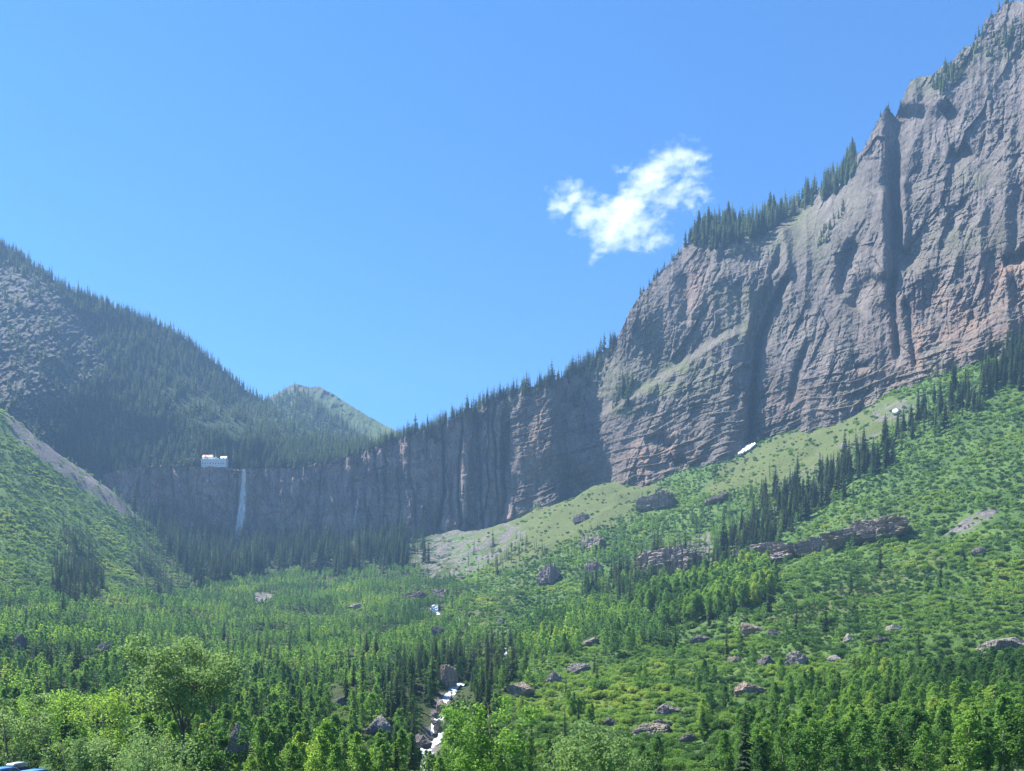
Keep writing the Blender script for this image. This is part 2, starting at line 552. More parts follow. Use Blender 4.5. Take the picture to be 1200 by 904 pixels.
nr, nc = 620, 620
yy = -40 + 8 * np.exp(np.linspace(0, math.log(1460 / 8), nr)) - 0
yy = yy - 0
ss = np.linspace(-1.35, 1.35, nc)
GY, GS = np.meshgrid(yy, ss, indexing='ij')
GX = GS * (GY + 50)
GZ = ground_z(GX, GY)
me = mk_mesh('terrain', np.stack([GX, GY, GZ], -1), grid_quads(nr, nc), mats=[M['ground']], smooth=True)
gu, gv = proj(np.stack([GX, np.maximum(GY, 5), GZ], -1))
SCREE = [
    ([(5, 470), (45, 470), (100, 540), (158, 585), (160, 605), (140, 598), (105, 572), (60, 545), (20, 510)], .72, 9),
    ([(492, 655), (520, 622), (590, 612), (612, 622), (575, 655), (545, 672), (505, 675)], .5, 22),
    ([(620, 600), (740, 560), (775, 580), (700, 612), (640, 640), (600, 650)], .16, 15),
    ([(900, 575), (985, 520), (1030, 505), (1000, 535), (940, 570)], .42, 15),
    ([(1020, 480), (1080, 465), (1070, 490), (1030, 495)], .5, 10),
    ([(155, 590), (170, 635), (210, 680), (203, 684), (160, 640)], .25, 6),
    ([(1110, 625), (1140, 606), (1165, 602), (1150, 616)], .6, 10),
    ([(800, 640), (830, 625), (835, 655), (812, 665)], .6, 8),
    ([(300, 697), (320, 697), (320, 706), (300, 706)], .9, 4),
]
def scree_at(u, v):
    out = np.zeros(np.shape(u))
    for poly, a, w in SCREE:
        out = np.maximum(out, a * polysoft(u, v, poly, w))
    return out


scree = np.zeros_like(gu)
for poly, a, w in SCREE:
    scree = np.maximum(scree, a * polysoft(gu, gv, poly, w))
GRASS = [([(560, 625), (620, 600), (740, 560), (780, 580), (720, 612), (640, 645), (580, 668)], 1, 15),
         ([(850, 548), (980, 485), (1060, 470), (1045, 500), (960, 548), (890, 580), (830, 580)], 1, 12),
         ([(560, 710), (610, 685), (600, 700), (560, 735)], .9, 10),
         ([(900, 720), (1000, 690), (1100, 640), (1110, 650), (1010, 705), (910, 735)], .8, 8),
         ([(990, 610), (1080, 580), (1090, 590), (1000, 620)], .3, 8)]
grass = np.zeros_like(gu)
for poly, a, w in GRASS:
    grass = np.maximum(grass, a * polysoft(gu, gv, poly, w))
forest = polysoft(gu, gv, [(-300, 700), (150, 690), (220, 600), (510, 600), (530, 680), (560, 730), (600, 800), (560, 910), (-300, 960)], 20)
dcr, _, _ = polyd(GX, GY, [tuple(c) for c in creek_xy])
scree = np.maximum(scree, 1.0 * np.clip(1.3 - dcr / 4.5, 0, 1) * (GY > 180) * (GY < 330))
set_attr(me, 'scree', scree); set_attr(me, 'grass', grass); set_attr(me, 'forest', forest)
tag(link('terrain', me), 'green valley floor and shrubby slopes below the cliffs', 'terrain', kind='structure')


# ------------------------------------------------------------------ cliffs and mountains
def gv_at(u, Y):
    x = (np.asarray(u) - 600) / F * Y
    return H - F * GR(x, Y) / Y


class Sheet:
    """a rock face given by its distance along each line of sight; its grid, its cap behind the skyline, its mesh"""
    def __init__(s, name, us, vb, vt, Yf, rows, mat, red=None, green=None, cap=(6, 25, 80, 200), gamma=1.0):
        t = np.linspace(0, 1, rows)
        s.us = us; s.vb = vb(us); s.vt = vt(us)
        V = s.vb[None] + (s.vt - s.vb)[None] * t[:, None]
        U = np.broadcast_to(us[None], V.shape)
        Y = Yf(U, V)
        s.Y = Y; s.rows = rows
        pts = P(U, V, Y)
        extra = []
        top = pts[-1]
        for k, c in enumerate(cap):
            e = top.copy()
            e[:, 1] += c; e[:, 0] += c * (us - 600) / F
            e[:, 2] += (.04 if k < 1 else -.15) * c
            extra.append(e)
        allp = np.concatenate([pts, np.stack(extra)]) if extra else pts
        me = mk_mesh(name, allp, grid_quads(allp.shape[0], allp.shape[1]), mats=[mat])
        for nm, fn in (('red', red), ('green', green)):
            a = np.zeros(allp.shape[:2])
            if fn is not None:
                a[:rows] = fn(U, V)
                a[rows:] = a[rows - 1]
            set_attr(me, nm, a)
        s.o = link(name, me)

    def at(s, u, v):
        """point of the face seen at u, v"""
        u = np.asarray(u, float); v = np.asarray(v, float)
        vb = np.interp(u, s.us, s.vb); vt = np.interp(u, s.us, s.vt)
        t = np.clip((v - vb) / (vt - vb), 0, 1) * (s.rows - 1)
        c = np.clip((u - s.us[0]) / (s.us[-1] - s.us[0]), 0, 1) * (len(s.us) - 1)
        ti = np.minimum(t.astype(int), s.rows - 2); ci = np.minimum(c.astype(int), len(s.us) - 2)
        a, b = t - ti, c - ci
        Y = (s.Y[ti, ci] * (1 - b) + s.Y[ti, ci + 1] * b) * (1 - a) + (s.Y[ti + 1, ci] * (1 - b) + s.Y[ti + 1, ci + 1] * b) * a
        return P(u, v, Y)


def pl(pts):
    a = np.array(pts, float)
    return lambda u: np.interp(u, a[:, 0], a[:, 1])


def step(U, V, pts, amp, w, L, taper=.12):
    """the ground to the right of the line lies AMP metres farther, easing back over L pixels"""
    d, sd, t = polyd(U, V, pts)
    x = d * sd
    k = sst(-w * .3, w, x) * np.exp(-np.maximum(x - w, 0) / L)
    return amp * k * sst(0, taper, t + .001) * sst(0, taper, 1.001 - t)


def gully(U, V, pts, amp, w, taper=.12):
    d, sd, t = polyd(U, V, pts)
    return amp * np.exp(-(d / w) ** 2) * sst(0, taper, t + .001) * sst(0, taper, 1.001 - t)


# --- the big wall
WC = np.array([
    (600, 620, 1244), (612, 620, 1226), (643, 600, 1168), (643, 520, 1186), (643, 450, 1214), (605, 450, 1264), (605, 540, 1242),
    (685, 580, 1212), (685, 500, 1235), (690, 430, 1290),
    (740, 570, 1112), (740, 500, 1160), (740, 450, 1195), (740, 370, 1240),
    (800, 565, 1072), (800, 500, 1105), (800, 440, 1140), (800, 380, 1165), (800, 290, 1220),
    (860, 535, 1022), (860, 450, 1070), (860, 380, 1100), (860, 330, 1130), (860, 290, 1170), (860, 250, 1260),
    (880, 400, 1084), (880, 480, 1046), (900, 520, 1018), (900, 400, 1072), (900, 300, 1150), (900, 270, 1215), (900, 240, 1320),
    (940, 290, 1130), (940, 250, 1240), (940, 220, 1310),
    (960, 500, 970), (960, 400, 1030), (960, 320, 1080), (970, 250, 1150), (975, 205, 1240),
    (1030, 482, 905), (1030, 400, 950), (1030, 300, 1000), (1030, 200, 1060), (1030, 130, 1110),
    (1100, 450, 850), (1100, 350, 905), (1100, 250, 960), (1100, 150, 1020), (1100, 75, 1080),
    (1200, 410, 790), (1200, 300, 840), (1200, 200, 890), (1200, 100, 960), (1200, 0, 1030), (1200, -60, 1080),
    (1300, 380, 735), (1300, 250, 800), (1300, 100, 880), (1300, -60, 980), (1450, 350, 680), (1450, 200, 750), (1450, 0, 850), (1450, -160, 950)], float)
WR = RBF(WC[:, :2], WC[:, 2], 25.0, .5)


def rot(U, V, deg):
    c, s_ = math.cos(R(deg)), math.sin(R(deg))
    a = U * c - V * s_          # along a line rising to the right by deg
    b = U * s_ + V * c          # across it
    return a, b


def wallY(U, V):
    Y = WR(U, V)
    w = fbm(U / 40, V / 40, 3) * 2.2
    Uw, Vw = U + w, V + fbm(U / 50 + 9, V / 50 + 4, 2) * 2.2
    Y = Y + fbm(U / 95, V / 95, 2) * 13
    a, b = rot(Uw, Vw, 64)
    hi = sst(.0, 1., 1 - (V - np.interp(U, [600, 900, 1200], [430, 390, 320])) / 130)
    a2, b2 = rot(Uw, Vw, 20)
    lo = 1 - hi * .7
    Y = Y - ridg(b / 52, a / 300, 2) * 11 - ridg(Uw / 38, Vw / 480, 2) * 13 * (.6 + .4 * hi)
    slab = np.clip(.72 + 1.1 * fbm(U / 75 + 3, V / 75, 3), .22, 1.35)
    Y0_ = Y
    Y = Y - 7.0 * facet(a / 90, b / 26, 1, .8) * (.5 + .5 * hi) - 3.0 * facet(a / 34 + 3, b / 9, 2, .7) - 1.9 * facet(a / 10, b / 3.6, 3, .8)
    Y = Y - lo * (4.5 * facet(a2 / 90, b2 / 15, 4, .7) + 2.6 * facet(a2 / 40, b2 / 5.0, 5, .7) + 1.6 * facet(a2 / 15, b2 / 2.6, 6, .6))
    # joints: thin cracks down the face and along the beds
    Y = Y + 4.2 * np.exp(-(n2(b / 24, a / 190) * 15) ** 2) * sst(-.2, .3, n2(U / 60, V / 60)) + 3.4 * np.exp(-(n2(Uw / 21 + 40, Vw / 170) * 14) ** 2) * sst(-.2, .3, n2(U / 70 + 9, V / 50))
    Y = Y + lo * 2.4 * np.exp(-(n2(a2 / 300, b2 / 9 + 7) * 9) ** 2)
    Y = Y0_ + (Y - Y0_) * slab
    Y = Y - fbm(U / 6, V / 7, 3) * 1.5
    q = b2 / 14 + fbm(U / 90, V / 60, 2) * .7
    Y = Y + (sst(.0, .25, q - np.floor(q)) - 1 + (q - np.floor(q))) * 2.6 * lo
    # named features of the face
    Y = Y + step(U, V, [(655, 620), (657, 560), (652, 500), (650, 440)], 24, 8, 22)
    Y = Y + step(U, V, [(868, 548), (873, 500), (870, 440), (873, 400), (884, 360), (907, 300), (917, 270)], 22, 7, 22)
    Y = Y + step(U, V, [(1058, 330), (1040, 280), (1032, 220), (1036, 160), (1038, 118)], 42, 14, 36)
    Y = Y + gully(U, V, [(877, 540), (882, 470), (890, 400), (905, 360), (930, 310)], 38, 4.0)
    Y = Y + gully(U, V, [(1053, 430), (1050, 380), (1046, 340), (1052, 260), (1050, 170)], 30, 5)
    Y = Y - gully(U, V, [(1035, 330), (1034, 270), (1036, 215)], 22, 6)
    Y = Y - gully(U, V, [(1058, 300), (1060, 250), (1058, 205)], 20, 5)
    Y = Y + gully(U, V, [(838, 296), (860, 302), (890, 306), (908, 322)], 20, 13)
    Y = Y + gully(U, V, [(1075, 440), (1068, 400), (1066, 370), (1058, 350)], 12, 4)
    Y = Y + gully(U, V, [(990, 350), (985, 320), (1000, 280)], 16, 9)
    Y = Y + gully(U, V, [(925, 480), (935, 430), (950, 395)], 13, 5)
    Y = Y + gully(U, V, [(1000, 365), (1010, 340), (1030, 325)], 20, 12)
    Y = Y + gully(U, V, [(1110, 180), (1125, 185), (1140, 175)], 22, 10)
    Y = Y + gully(U, V, [(1105, 135), (1118, 125)], 18, 10)
    Y = Y + gully(U, V, [(1175, 310), (1190, 305), (1215, 290)], 24, 8)
    Y = Y + gully(U, V, [(1002, 432), (1018, 427)], 14, 4, .01)
    Y = Y + gully(U, V, [(755, 520), (775, 515), (790, 525)], 14, 7)
    Y = Y + gully(U, V, [(790, 545), (805, 540)], 15, 6, .01)
    Y = Y + gully(U, V, [(800, 320), (806, 350), (803, 380)], 12, 7)
    Y = Y - gully(U, V, [(917, 262), (921, 300), (922, 330)], 20, 6)
    # a sloping grassy shelf across the face
    d, sd, t = polyd(U, V, [(690, 500), (720, 478), (770, 450), (830, 408), (880, 380)])
    Y = Y + np.where(sd < 0, 1, -1) * 0 + 24 * sst(-3, 9, -d * sd) * np.exp(-d / 60) * sst(0, .15, t + .001) * sst(0, .15, 1.001 - t)
    return Y


wall_top = pl([(596, 462), (612, 456), (640, 449), (665, 440), (690, 425), (708, 412), (720, 400), (735, 372), (752, 343), (763, 331), (775, 318), (790, 300), (803, 287), (815, 272), (830, 264), (850, 258), (870, 262), (900, 252), (920, 245), (940, 234), (960, 221), (975, 208), (990, 198), (1003, 184), (1015, 170), (1022, 152), (1030, 139), (1036, 128), (1040, 123), (1044, 134), (1049, 138), (1056, 120), (1063, 105), (1069, 94), (1078, 90), (1092, 90), (1098, 80), (1108, 76), (1118, 70), (1130, 58), (1140, 50), (1149, 40), (1153, 28), (1162, 18), (1172, 10), (1178, 5), (1190, 3), (1200, -2), (1230, -25), (1300, -60), (1450, -160)])
us = np.linspace(598, 1440, 850)
wall_bot = lambda u: gv_at(u, np.interp(u, CON[:, 0], CON[:, 1])) + 28
jag = lambda u: n2(u / 3.1, u * 0 + 2.2) * 2.2 + n2(u / 9.0, u * 0 + 7.7) * 3


def blobs(lst):
    def f(U, V):
        a = np.zeros(U.shape)
        for (u, v, ru, rv, k) in lst:
            a = np.maximum(a, k * np.exp(-((U - u) / ru) ** 2 - ((V - v) / rv) ** 2))
        return np.clip(a, 0, 1)
    return f


red_wall = blobs([(770, 540, 40, 35, .8), (765, 575, 40, 12, .9), (1130, 380, 90, 50, .5), (1190, 320, 30, 20, 1), (960, 470, 100, 20, .25), (1075, 400, 10, 50, .9), (815, 330, 12, 50, .5), (625, 500, 14, 70, .5), (1060, 440, 60, 20, .5), (700, 560, 40, 20, .3)])
green_wall = blobs([(760, 455, 70, 12, 1), (800, 430, 50, 12, .9), (720, 440, 40, 30, .55), (735, 480, 20, 8, 1), (870, 350, 45, 20, .6), (870, 385, 40, 16, .6), (930, 255, 30, 22, .9), (960, 290, 12, 30, .5), (1140, 210, 30, 10, .6), (1130, 280, 60, 16, .5), (1080, 100, 30, 14, .7), (1110, 90, 30, 12, .5), (1160, 60, 40, 20, .5), (900, 285, 80, 14, .7), (830, 440, 20, 40, .5), (1000, 240, 20, 40, .25), (1130, 55, 40, 25, .4), (760, 400, 25, 40, .3), (990, 470, 40, 8, .4)])
WALL = Sheet('cliff', us, wall_bot, lambda u: wall_top(u) + jag(u), wallY, 560, M['rock_wall'], red_wall, green_wall)
tag(WALL.o, 'towering grey rock wall rising above the shrubby slope', 'cliff', kind='structure')

# --- the waterfall wall
FC = np.array([(120, 560, 1265), (120, 620, 1255), (165, 548, 1290), (165, 620, 1285), (200, 545, 1318), (200, 650, 1306), (280, 550, 1338), (280, 660, 1322), (380, 542, 1342), (380, 665, 1326), (450, 520, 1325), (450, 660, 1312), (500, 505, 1306), (500, 640, 1292), (560, 482, 1284), (560, 625, 1270), (610, 458, 1268), (610, 620, 1256), (660, 450, 1275), (660, 610, 1262)], float)
FR = RBF(FC[:, :2], FC[:, 2], 20.0, .5)


def fallY(U, V):
    Y = FR(U, V)
    Uw = U + fbm(U / 30, V / 60, 3) * 5
    kx = .8 + .7 * sst(470, 530, U)
    Y = Y - ridg(Uw / 34, V / 420, 2) * 19 * kx - ridg(Uw / 15, V / 220, 2) * 6 * kx
    Y = Y + 9 * kx * np.exp(-(n2(Uw / 20 + 11, V / 260) * 11) ** 2)
    Y = Y - 13 * kx * facet(Uw / 19, V / 100, 7, .6) - 5 * facet(Uw / 7.5, V / 30, 8, .7) - 2.4 * facet(Uw / 3.6, V / 11, 9, .7)
    Y = Y - fbm(U / 60, V / 18, 2) * 4 - fbm(U / 7, V / 7, 2) * 1.2
    a, b = rot(U, V, 3)
    q = b / 22 + fbm(U / 40, V / 30, 3) * .8
    Y = Y + (q - np.floor(q)) * 4
    Y = Y + gully(U, V, [(195, 650), (196, 560)], 12, 6) + gully(U, V, [(590, 620), (600, 470)], 16, 7)
    Y = Y + step(U, V, [(497, 650), (500, 560), (496, 495)], 18, 6, 30)
    Y = Y + step(U, V, [(540, 640), (548, 560), (544, 480)], 16, 7, 25)
    Y = Y - gully(U, V, [(597, 615), (592, 580), (588, 545)], 25, 12)
    Y = Y + gully(U, V, [(270, 640), (272, 580), (275, 552)], 7, 15, .02)
    return Y


fall_top = pl([(120, 556), (140, 551), (165, 547), (200, 545), (212, 546), (235, 547), (262, 547), (275, 550), (283, 552), (291, 549), (340, 548), (362, 546), (385, 540), (410, 534), (425, 530), (434, 528), (450, 519), (475, 511), (500, 503), (520, 496), (550, 481), (580, 469), (612, 458), (660, 450)])
us = np.linspace(120, 655, 540)
fall_bot = lambda u: gv_at(u, np.interp(u, CON[:, 0], CON[:, 1])) + 25
red_fall = blobs([(200, 575, 50, 25, .8), (400, 550, 30, 14, .6), (520, 540, 60, 40, .2), (620, 600, 20, 20, .6), (230, 570, 20, 30, .8), (330, 600, 60, 40, .25)])
green_fall = blobs([(290, 546, 10, 3, 1), (190, 548, 40, 3, .7), (600, 520, 16, 40, .5), (610, 480, 12, 20, .5), (560, 478, 60, 8, .5), (480, 508, 40, 5, .6)])
FALL = Sheet('cliff', us, fall_bot, lambda u: fall_top(u) + jag(u) * .45, fallY, 190, M['rock_fall'], red_fall, green_fall, cap=(5, 20, 40, 90))
tag(FALL.o, 'shaded vertical cliff with the tall waterfall dropping over its rim', 'cliff', kind='structure')

# --- left mountain
MC = np.array([(-150, 560, 1150), (0, 520, 1120), (0, 440, 1230), (0, 350, 1420), (0, 290, 1580), (-200, 430, 1250), (-200, 220, 1600), (-400, 400, 1150), (-400, 150, 1500),
               (60, 540, 1180), (60, 440, 1300), (60, 370, 1430), (60, 322, 1560), (100, 560, 1230), (100, 480, 1330), (100, 400, 1470), (100, 345, 1600),
               (150, 560, 1290), (150, 500, 1370), (150, 430, 1500), (150, 368, 1650), (200, 550, 1325), (200, 500, 1410), (200, 440, 1540), (200, 388, 1700),
               (265, 550, 1345), (265, 500, 1440), (265, 437, 1780), (310, 550, 1350), (310, 510, 1460), (310, 468, 1850),
               (350, 548, 1350), (350, 500, 1650), (400, 540, 1348), (400, 520, 1500), (450, 525, 1335), (500, 508, 1325), (450, 512, 1420), (500, 498, 1350)], float)
MR = RBF(MC[:, :2], MC[:, 2], 20.0, .5)


def mtY(U, V):
    Y = MR(U, V)
    a, b = rot(U, V, 28)
    rocky = polysoft(U, V, [(-400, 200), (0, 300), (60, 345), (110, 400), (120, 450), (70, 480), (50, 540), (-400, 560)], 25)
    Y = Y + fbm(U / 70, V / 50, 3) * 16 + (ridg(b / 9, a / 26, 3) * -8 - fbm(U / 5, V / 4, 3) * 5) * (.15 + .85 * rocky)
    rim = FALL.at(np.clip(U, 122, 650), fall_top(np.clip(U, 122, 650)))[..., 1]
    return np.where((U > 118), np.maximum(Y, rim + 10 + 1.2 * np.maximum(fall_top(U) - V, 0)), Y)


mt_top = pl([(-400, 120), (-200, 215), (-100, 255), (0, 289), (25, 302), (50, 320), (80, 340), (100, 347), (125, 358), (150, 368), (180, 378), (200, 388), (215, 396), (232, 410), (250, 424), (265, 438), (290, 459), (310, 470), (350, 500), (400, 521), (440, 521), (480, 510), (520, 499)])
def green_mt(U, V):
    rocky = polysoft(U, V, [(-400, 200), (0, 300), (45, 335), (105, 390), (118, 430), (85, 455), (65, 480), (60, 540), (-400, 560)], 25)
    return np.clip(np.maximum(green_mt0(U, V), 1.25 - 1.35 * rocky), 0, 1)


us = np.linspace(-220, 520, 560)
mt_bot = lambda u: np.interp(u, [-400, 0, 60, 100, 140, 165, 200, 300, 400, 450, 520], [520, 540, 560, 585, 590, 575, 565, 565, 560, 545, 515])
green_mt0 = blobs([(60, 510, 20, 30, .7), (220, 460, 90, 60, .9), (200, 520, 100, 40, .9), (130, 360, 60, 12, .5), (30, 495, 15, 40, .3), (300, 520, 100, 30, .8), (420, 525, 80, 12, .8)])
MOUNT = Sheet('mountain', us, mt_bot, mt_top, mtY, 300, M['rock_peak'], None, green_mt)
tag(MOUNT.o, 'rocky mountainside with dark conifers beside the waterfall', 'mountain', kind='structure')

# --- far green peak
PC = np.array([(260, 560, 1900), (260, 480, 2150), (315, 540, 1800), (315, 465, 2250), (350, 540, 1750), (350, 500, 1950), (347, 450, 2300), (380, 540, 1720), (380, 458, 2320), (420, 540, 1700), (400, 500, 2050), (420, 480, 2280), (450, 540, 1700), (450, 498, 2200), (520, 540, 1700), (520, 515, 2000)], float)
PR = RBF(PC[:, :2], PC[:, 2], 15.0, .5)


def pkY(U, V):
    a, b = rot(U, V, -25)
    return PR(U, V) + fbm(U / 30, V / 20, 3) * 22 + ridg(a / 12, b / 40, 3) * -10 + fbm(U / 5, V / 5, 3) * 6 + step(U, V, [(352, 452), (395, 485), (425, 515), (440, 535)], -45, 8, 60, .05)


pk_top = pl([(230, 500), (300, 474), (315, 466), (325, 461), (335, 455), (342, 451), (348, 450), (354, 452), (362, 454), (368, 454), (374, 453), (381, 457), (390, 462), (410, 475), (430, 487), (450, 498), (470, 508), (530, 530)])
us = np.linspace(240, 525, 300)
PEAK = Sheet('mountain', us, lambda u: u * 0 + 545, lambda u: pk_top(u) + jag(u) * .25, pkY, 120, M['rock_far'], None, lambda U, V: .85 * sst(0, 14, V - pk_top(U) + 8 * (U > 385)))
tag(PEAK.o, 'distant pointed green peak behind the forested rim', 'mountain', kind='structure')


# ------------------------------------------------------------------ tree shapes
def spruce_arrays(seed, layers, nb, twigs, rad=.125):
    """a spruce one metre high: crown quads, trunk"""
    r = np.random.default_rng(seed)
    vs, fs = [], []

    def kite(a, b, w, droop):
        d = b - a; L = np.linalg.norm(d) + 1e-9
        side = np.cross(d, [0, 0, 1]); side /= np.linalg.norm(side) + 1e-9
        m = a + d * .55 + np.array([0, 0, droop * L])
        i = len(vs)
        vs.extend([a, m + side * w - [0, 0, .35 * w], b, m - side * w - [0, 0, .35 * w]])
        fs.append((i, i + 1, i + 2, i + 3))
    base = .06 + r.random() * .05
    for k in range(layers):
        t = (k + r.random() * .6) / layers
        z = base + (1 - base) * t
        rr = rad * (1 - t) ** .8 * (.75 + .5 * r.random()) + .006
        if t < .12:
            rr *= .6 + 3 * t
        ph0 = r.random() * 6.28
        for j in range(nb):
            if r.random() < .12:
                continue
            ph = ph0 + 6.283 * (j + r.random() * .5) / nb
            L = rr * (.65 + .6 * r.random())
            a = np.array([0, 0, z]); dr = .35 + .35 * r.random() - .45 * t
            b = np.array([math.cos(ph) * L, math.sin(ph) * L, z - dr * L])
            kite(a, b, L * .30, .10)
            for q in range(twigs):
                f = .35 + .5 * r.random()
                p0 = a + (b - a) * f
                an = ph + (1 if q % 2 else -1) * (.5 + .5 * r.random())
                l2 = L * .5 * (1.1 - f) + .008
                kite(p0, p0 + np.array([math.cos(an) * l2, math.sin(an) * l2, -.5 * l2 - .25 * l2 * r.random()]), l2 * .3, .05)
    i = len(vs)
    vs += [np.array([.006, 0, .93]), np.array([0, .006, .93]), np.array([0, 0, 1.0]), np.array([-.005, -.005, .93])]
    fs.append((i, i + 1, i + 2, i + 3))
    tb = MB(); tb.tube([(0, 0, -.04), (0, 0, .25), (0, 0, .6), (0, 0, .97)], [.014, .011, .007, .002], 5)
    return np.array(vs), np.array(fs), tb


def leaf_quads(r, centers, rads, n, size, up=.5):
    """n leaf sprays about each centre"""
    C = np.repeat(centers, n, 0); RR = np.repeat(rads, n)
    d = r.normal(size=(len(C), 3)); d /= np.linalg.norm(d, axis=1)[:, None]
    pos = C + d * (RR * r.random(len(C)) ** .45)[:, None] * np.array([1, 1, .8])
    nrm = d * .7 + r.normal(size=d.shape) * .7 + np.array([0, 0, up]); nrm /= np.linalg.norm(nrm, axis=1)[:, None]
    a = np.cross(nrm, r.normal(size=d.shape)); a /= np.linalg.norm(a, axis=1)[:, None]
    b = np.cross(nrm, a)
    s = (size * (.55 + .9 * r.random(len(C))))[:, None]
    q = np.stack([pos - a * s, pos - b * s * .6, pos + a * s, pos + b * s * .6 + nrm * s * .25], 1)
    return q.reshape(-1, 3), np.arange(len(C) * 4).reshape(-1, 4)


def broad_arrays(seed, ncl, nleaf, size, wid, lo=.28, spread=.5, trunk=.012, shape=.7, limbs=True):
    """a broadleaf tree one metre high"""
    r = np.random.default_rng(seed)
    tb = MB()
    lean = r.normal(size=2) * .02
    tip = np.array([lean[0], lean[1], .93])
    tb.tube([(0, 0, -.04), tuple(tip * .35 + [0, .004, 0]), tuple(tip * .7), tuple(tip)], [trunk, trunk * .8, trunk * .5, trunk * .15], 6)
    cs, rs = [], []
    for k in range(ncl):
        t = (k + r.random()) / ncl
        z = lo + (.97 - lo) * t
        prof = (math.sin(math.pi * min(1, (t * .92 + .08)) ** shape)) ** .75
        ph = k * 2.4 + r.random() * 1.2
        rad = wid * prof * (r.random() ** .5) * .85
        c = np.array([math.cos(ph) * rad + lean[0] * t, math.sin(ph) * rad + lean[1] * t, z])
        cs.append(c); rs.append(wid * spread * (.55 + .6 * r.random()) * (.5 + .5 * prof))
        if limbs and k % 2 == 0 and t < .85:
            z0 = max(.12, z - .12 - rad * .5)
            s = np.array([lean[0] * z0, lean[1] * z0, z0])
            tb.tube([tuple(s), tuple(s * .5 + c * .5 + [0, 0, -.015]), tuple(c)], [trunk * .45, trunk * .3, trunk * .1], 4)
    v, f = leaf_quads(r, np.array(cs), np.array(rs), nleaf, size)
    return v, f, tb


def shrub_arrays(seed, ncl, nleaf, size, flat=.62):
    """a shrub of one metre radius"""
    r = np.random.default_rng(seed)
    cs, rs = [], []
    for k in range(ncl):
        ph = k * 2.4 + r.random(); rad = .72 * math.sqrt(r.random())
        z = flat * math.sqrt(max(0, 1 - rad * rad)) * (.55 + .55 * r.random())
        cs.append((math.cos(ph) * rad, math.sin(ph) * rad, z)); rs.append(.20 + .16 * r.random())
    v, f = leaf_quads(r, np.array(cs), np.array(rs), nleaf, size)
    v[:, 2] = np.maximum(v[:, 2], -.05 + .1 * r.random(len(v)))
    tb = MB()
    for c in cs[::3]:
        tb.tube([(c[0] * .15, c[1] * .15, -.15), (c[0] * .6, c[1] * .6, c[2] * .55), tuple(c)], [.035, .025, .01], 4)
    return v, f, tb


def build_kind(name, arr, leaf, bark):
    """crown mesh, trunk mesh, and both in one mesh"""
    v, f, tb = arr
    crown = mk_mesh(name + '_crown', v, f, mats=[leaf])
    trunk = tb.mesh(name + '_trunk', bark, True)
    me = bpy.data.meshes.new(name)
    n = len(v)
    me.from_pydata([tuple(p) for p in v] + tb.v, [], [tuple(int(i) for i in q) for q in f] + [tuple(n + i for i in q) for q in tb.f])
    me.materials.append(leaf); me.materials.append(bark)
    me.polygons.foreach_set('material_index', np.array([0] * len(f) + [1] * len(tb.f), np.int32))
    me.update()
    return dict(crown=crown, trunk=trunk, whole=me)


K = {
    'spruce_far': [build_kind('spruce_tree', spruce_arrays(10 + i, 15, 6, 0, (.10, .12, .135, .115)[i]), M['needle'], M['bark_dark']) for i in range(4)],
    'spruce_near': [build_kind('spruce_tree', spruce_arrays(30 + i, 30, 8, 3, (.105, .125, .14)[i]), M['needle'], M['bark_dark']) for i in range(3)],
    'aspen_far': [build_kind('aspen_tree', broad_arrays(50 + i, 16, 20, .034, (.19, .22, .25, .20)[i], .2, .55), M['aspen'], M['bark_pale']) for i in range(4)],
    'aspen_near': [build_kind('aspen_tree', broad_arrays(60 + i, 40, 70, .0165, (.15, .19, .22, .17)[i], .2, .5, shape=.85), M['aspen'], M['bark_pale']) for i in range(4)],
    'shrub_far': [build_kind('willow_shrub', shrub_arrays(70 + i, 16, 16, .115), M['shrub'], M['bark_grey']) for i in range(4)],
    'shrub_near': [build_kind('willow_shrub', shrub_arrays(80 + i, 30, 48, .060), M['shrub'], M['bark_grey']) for i in range(4)],
}

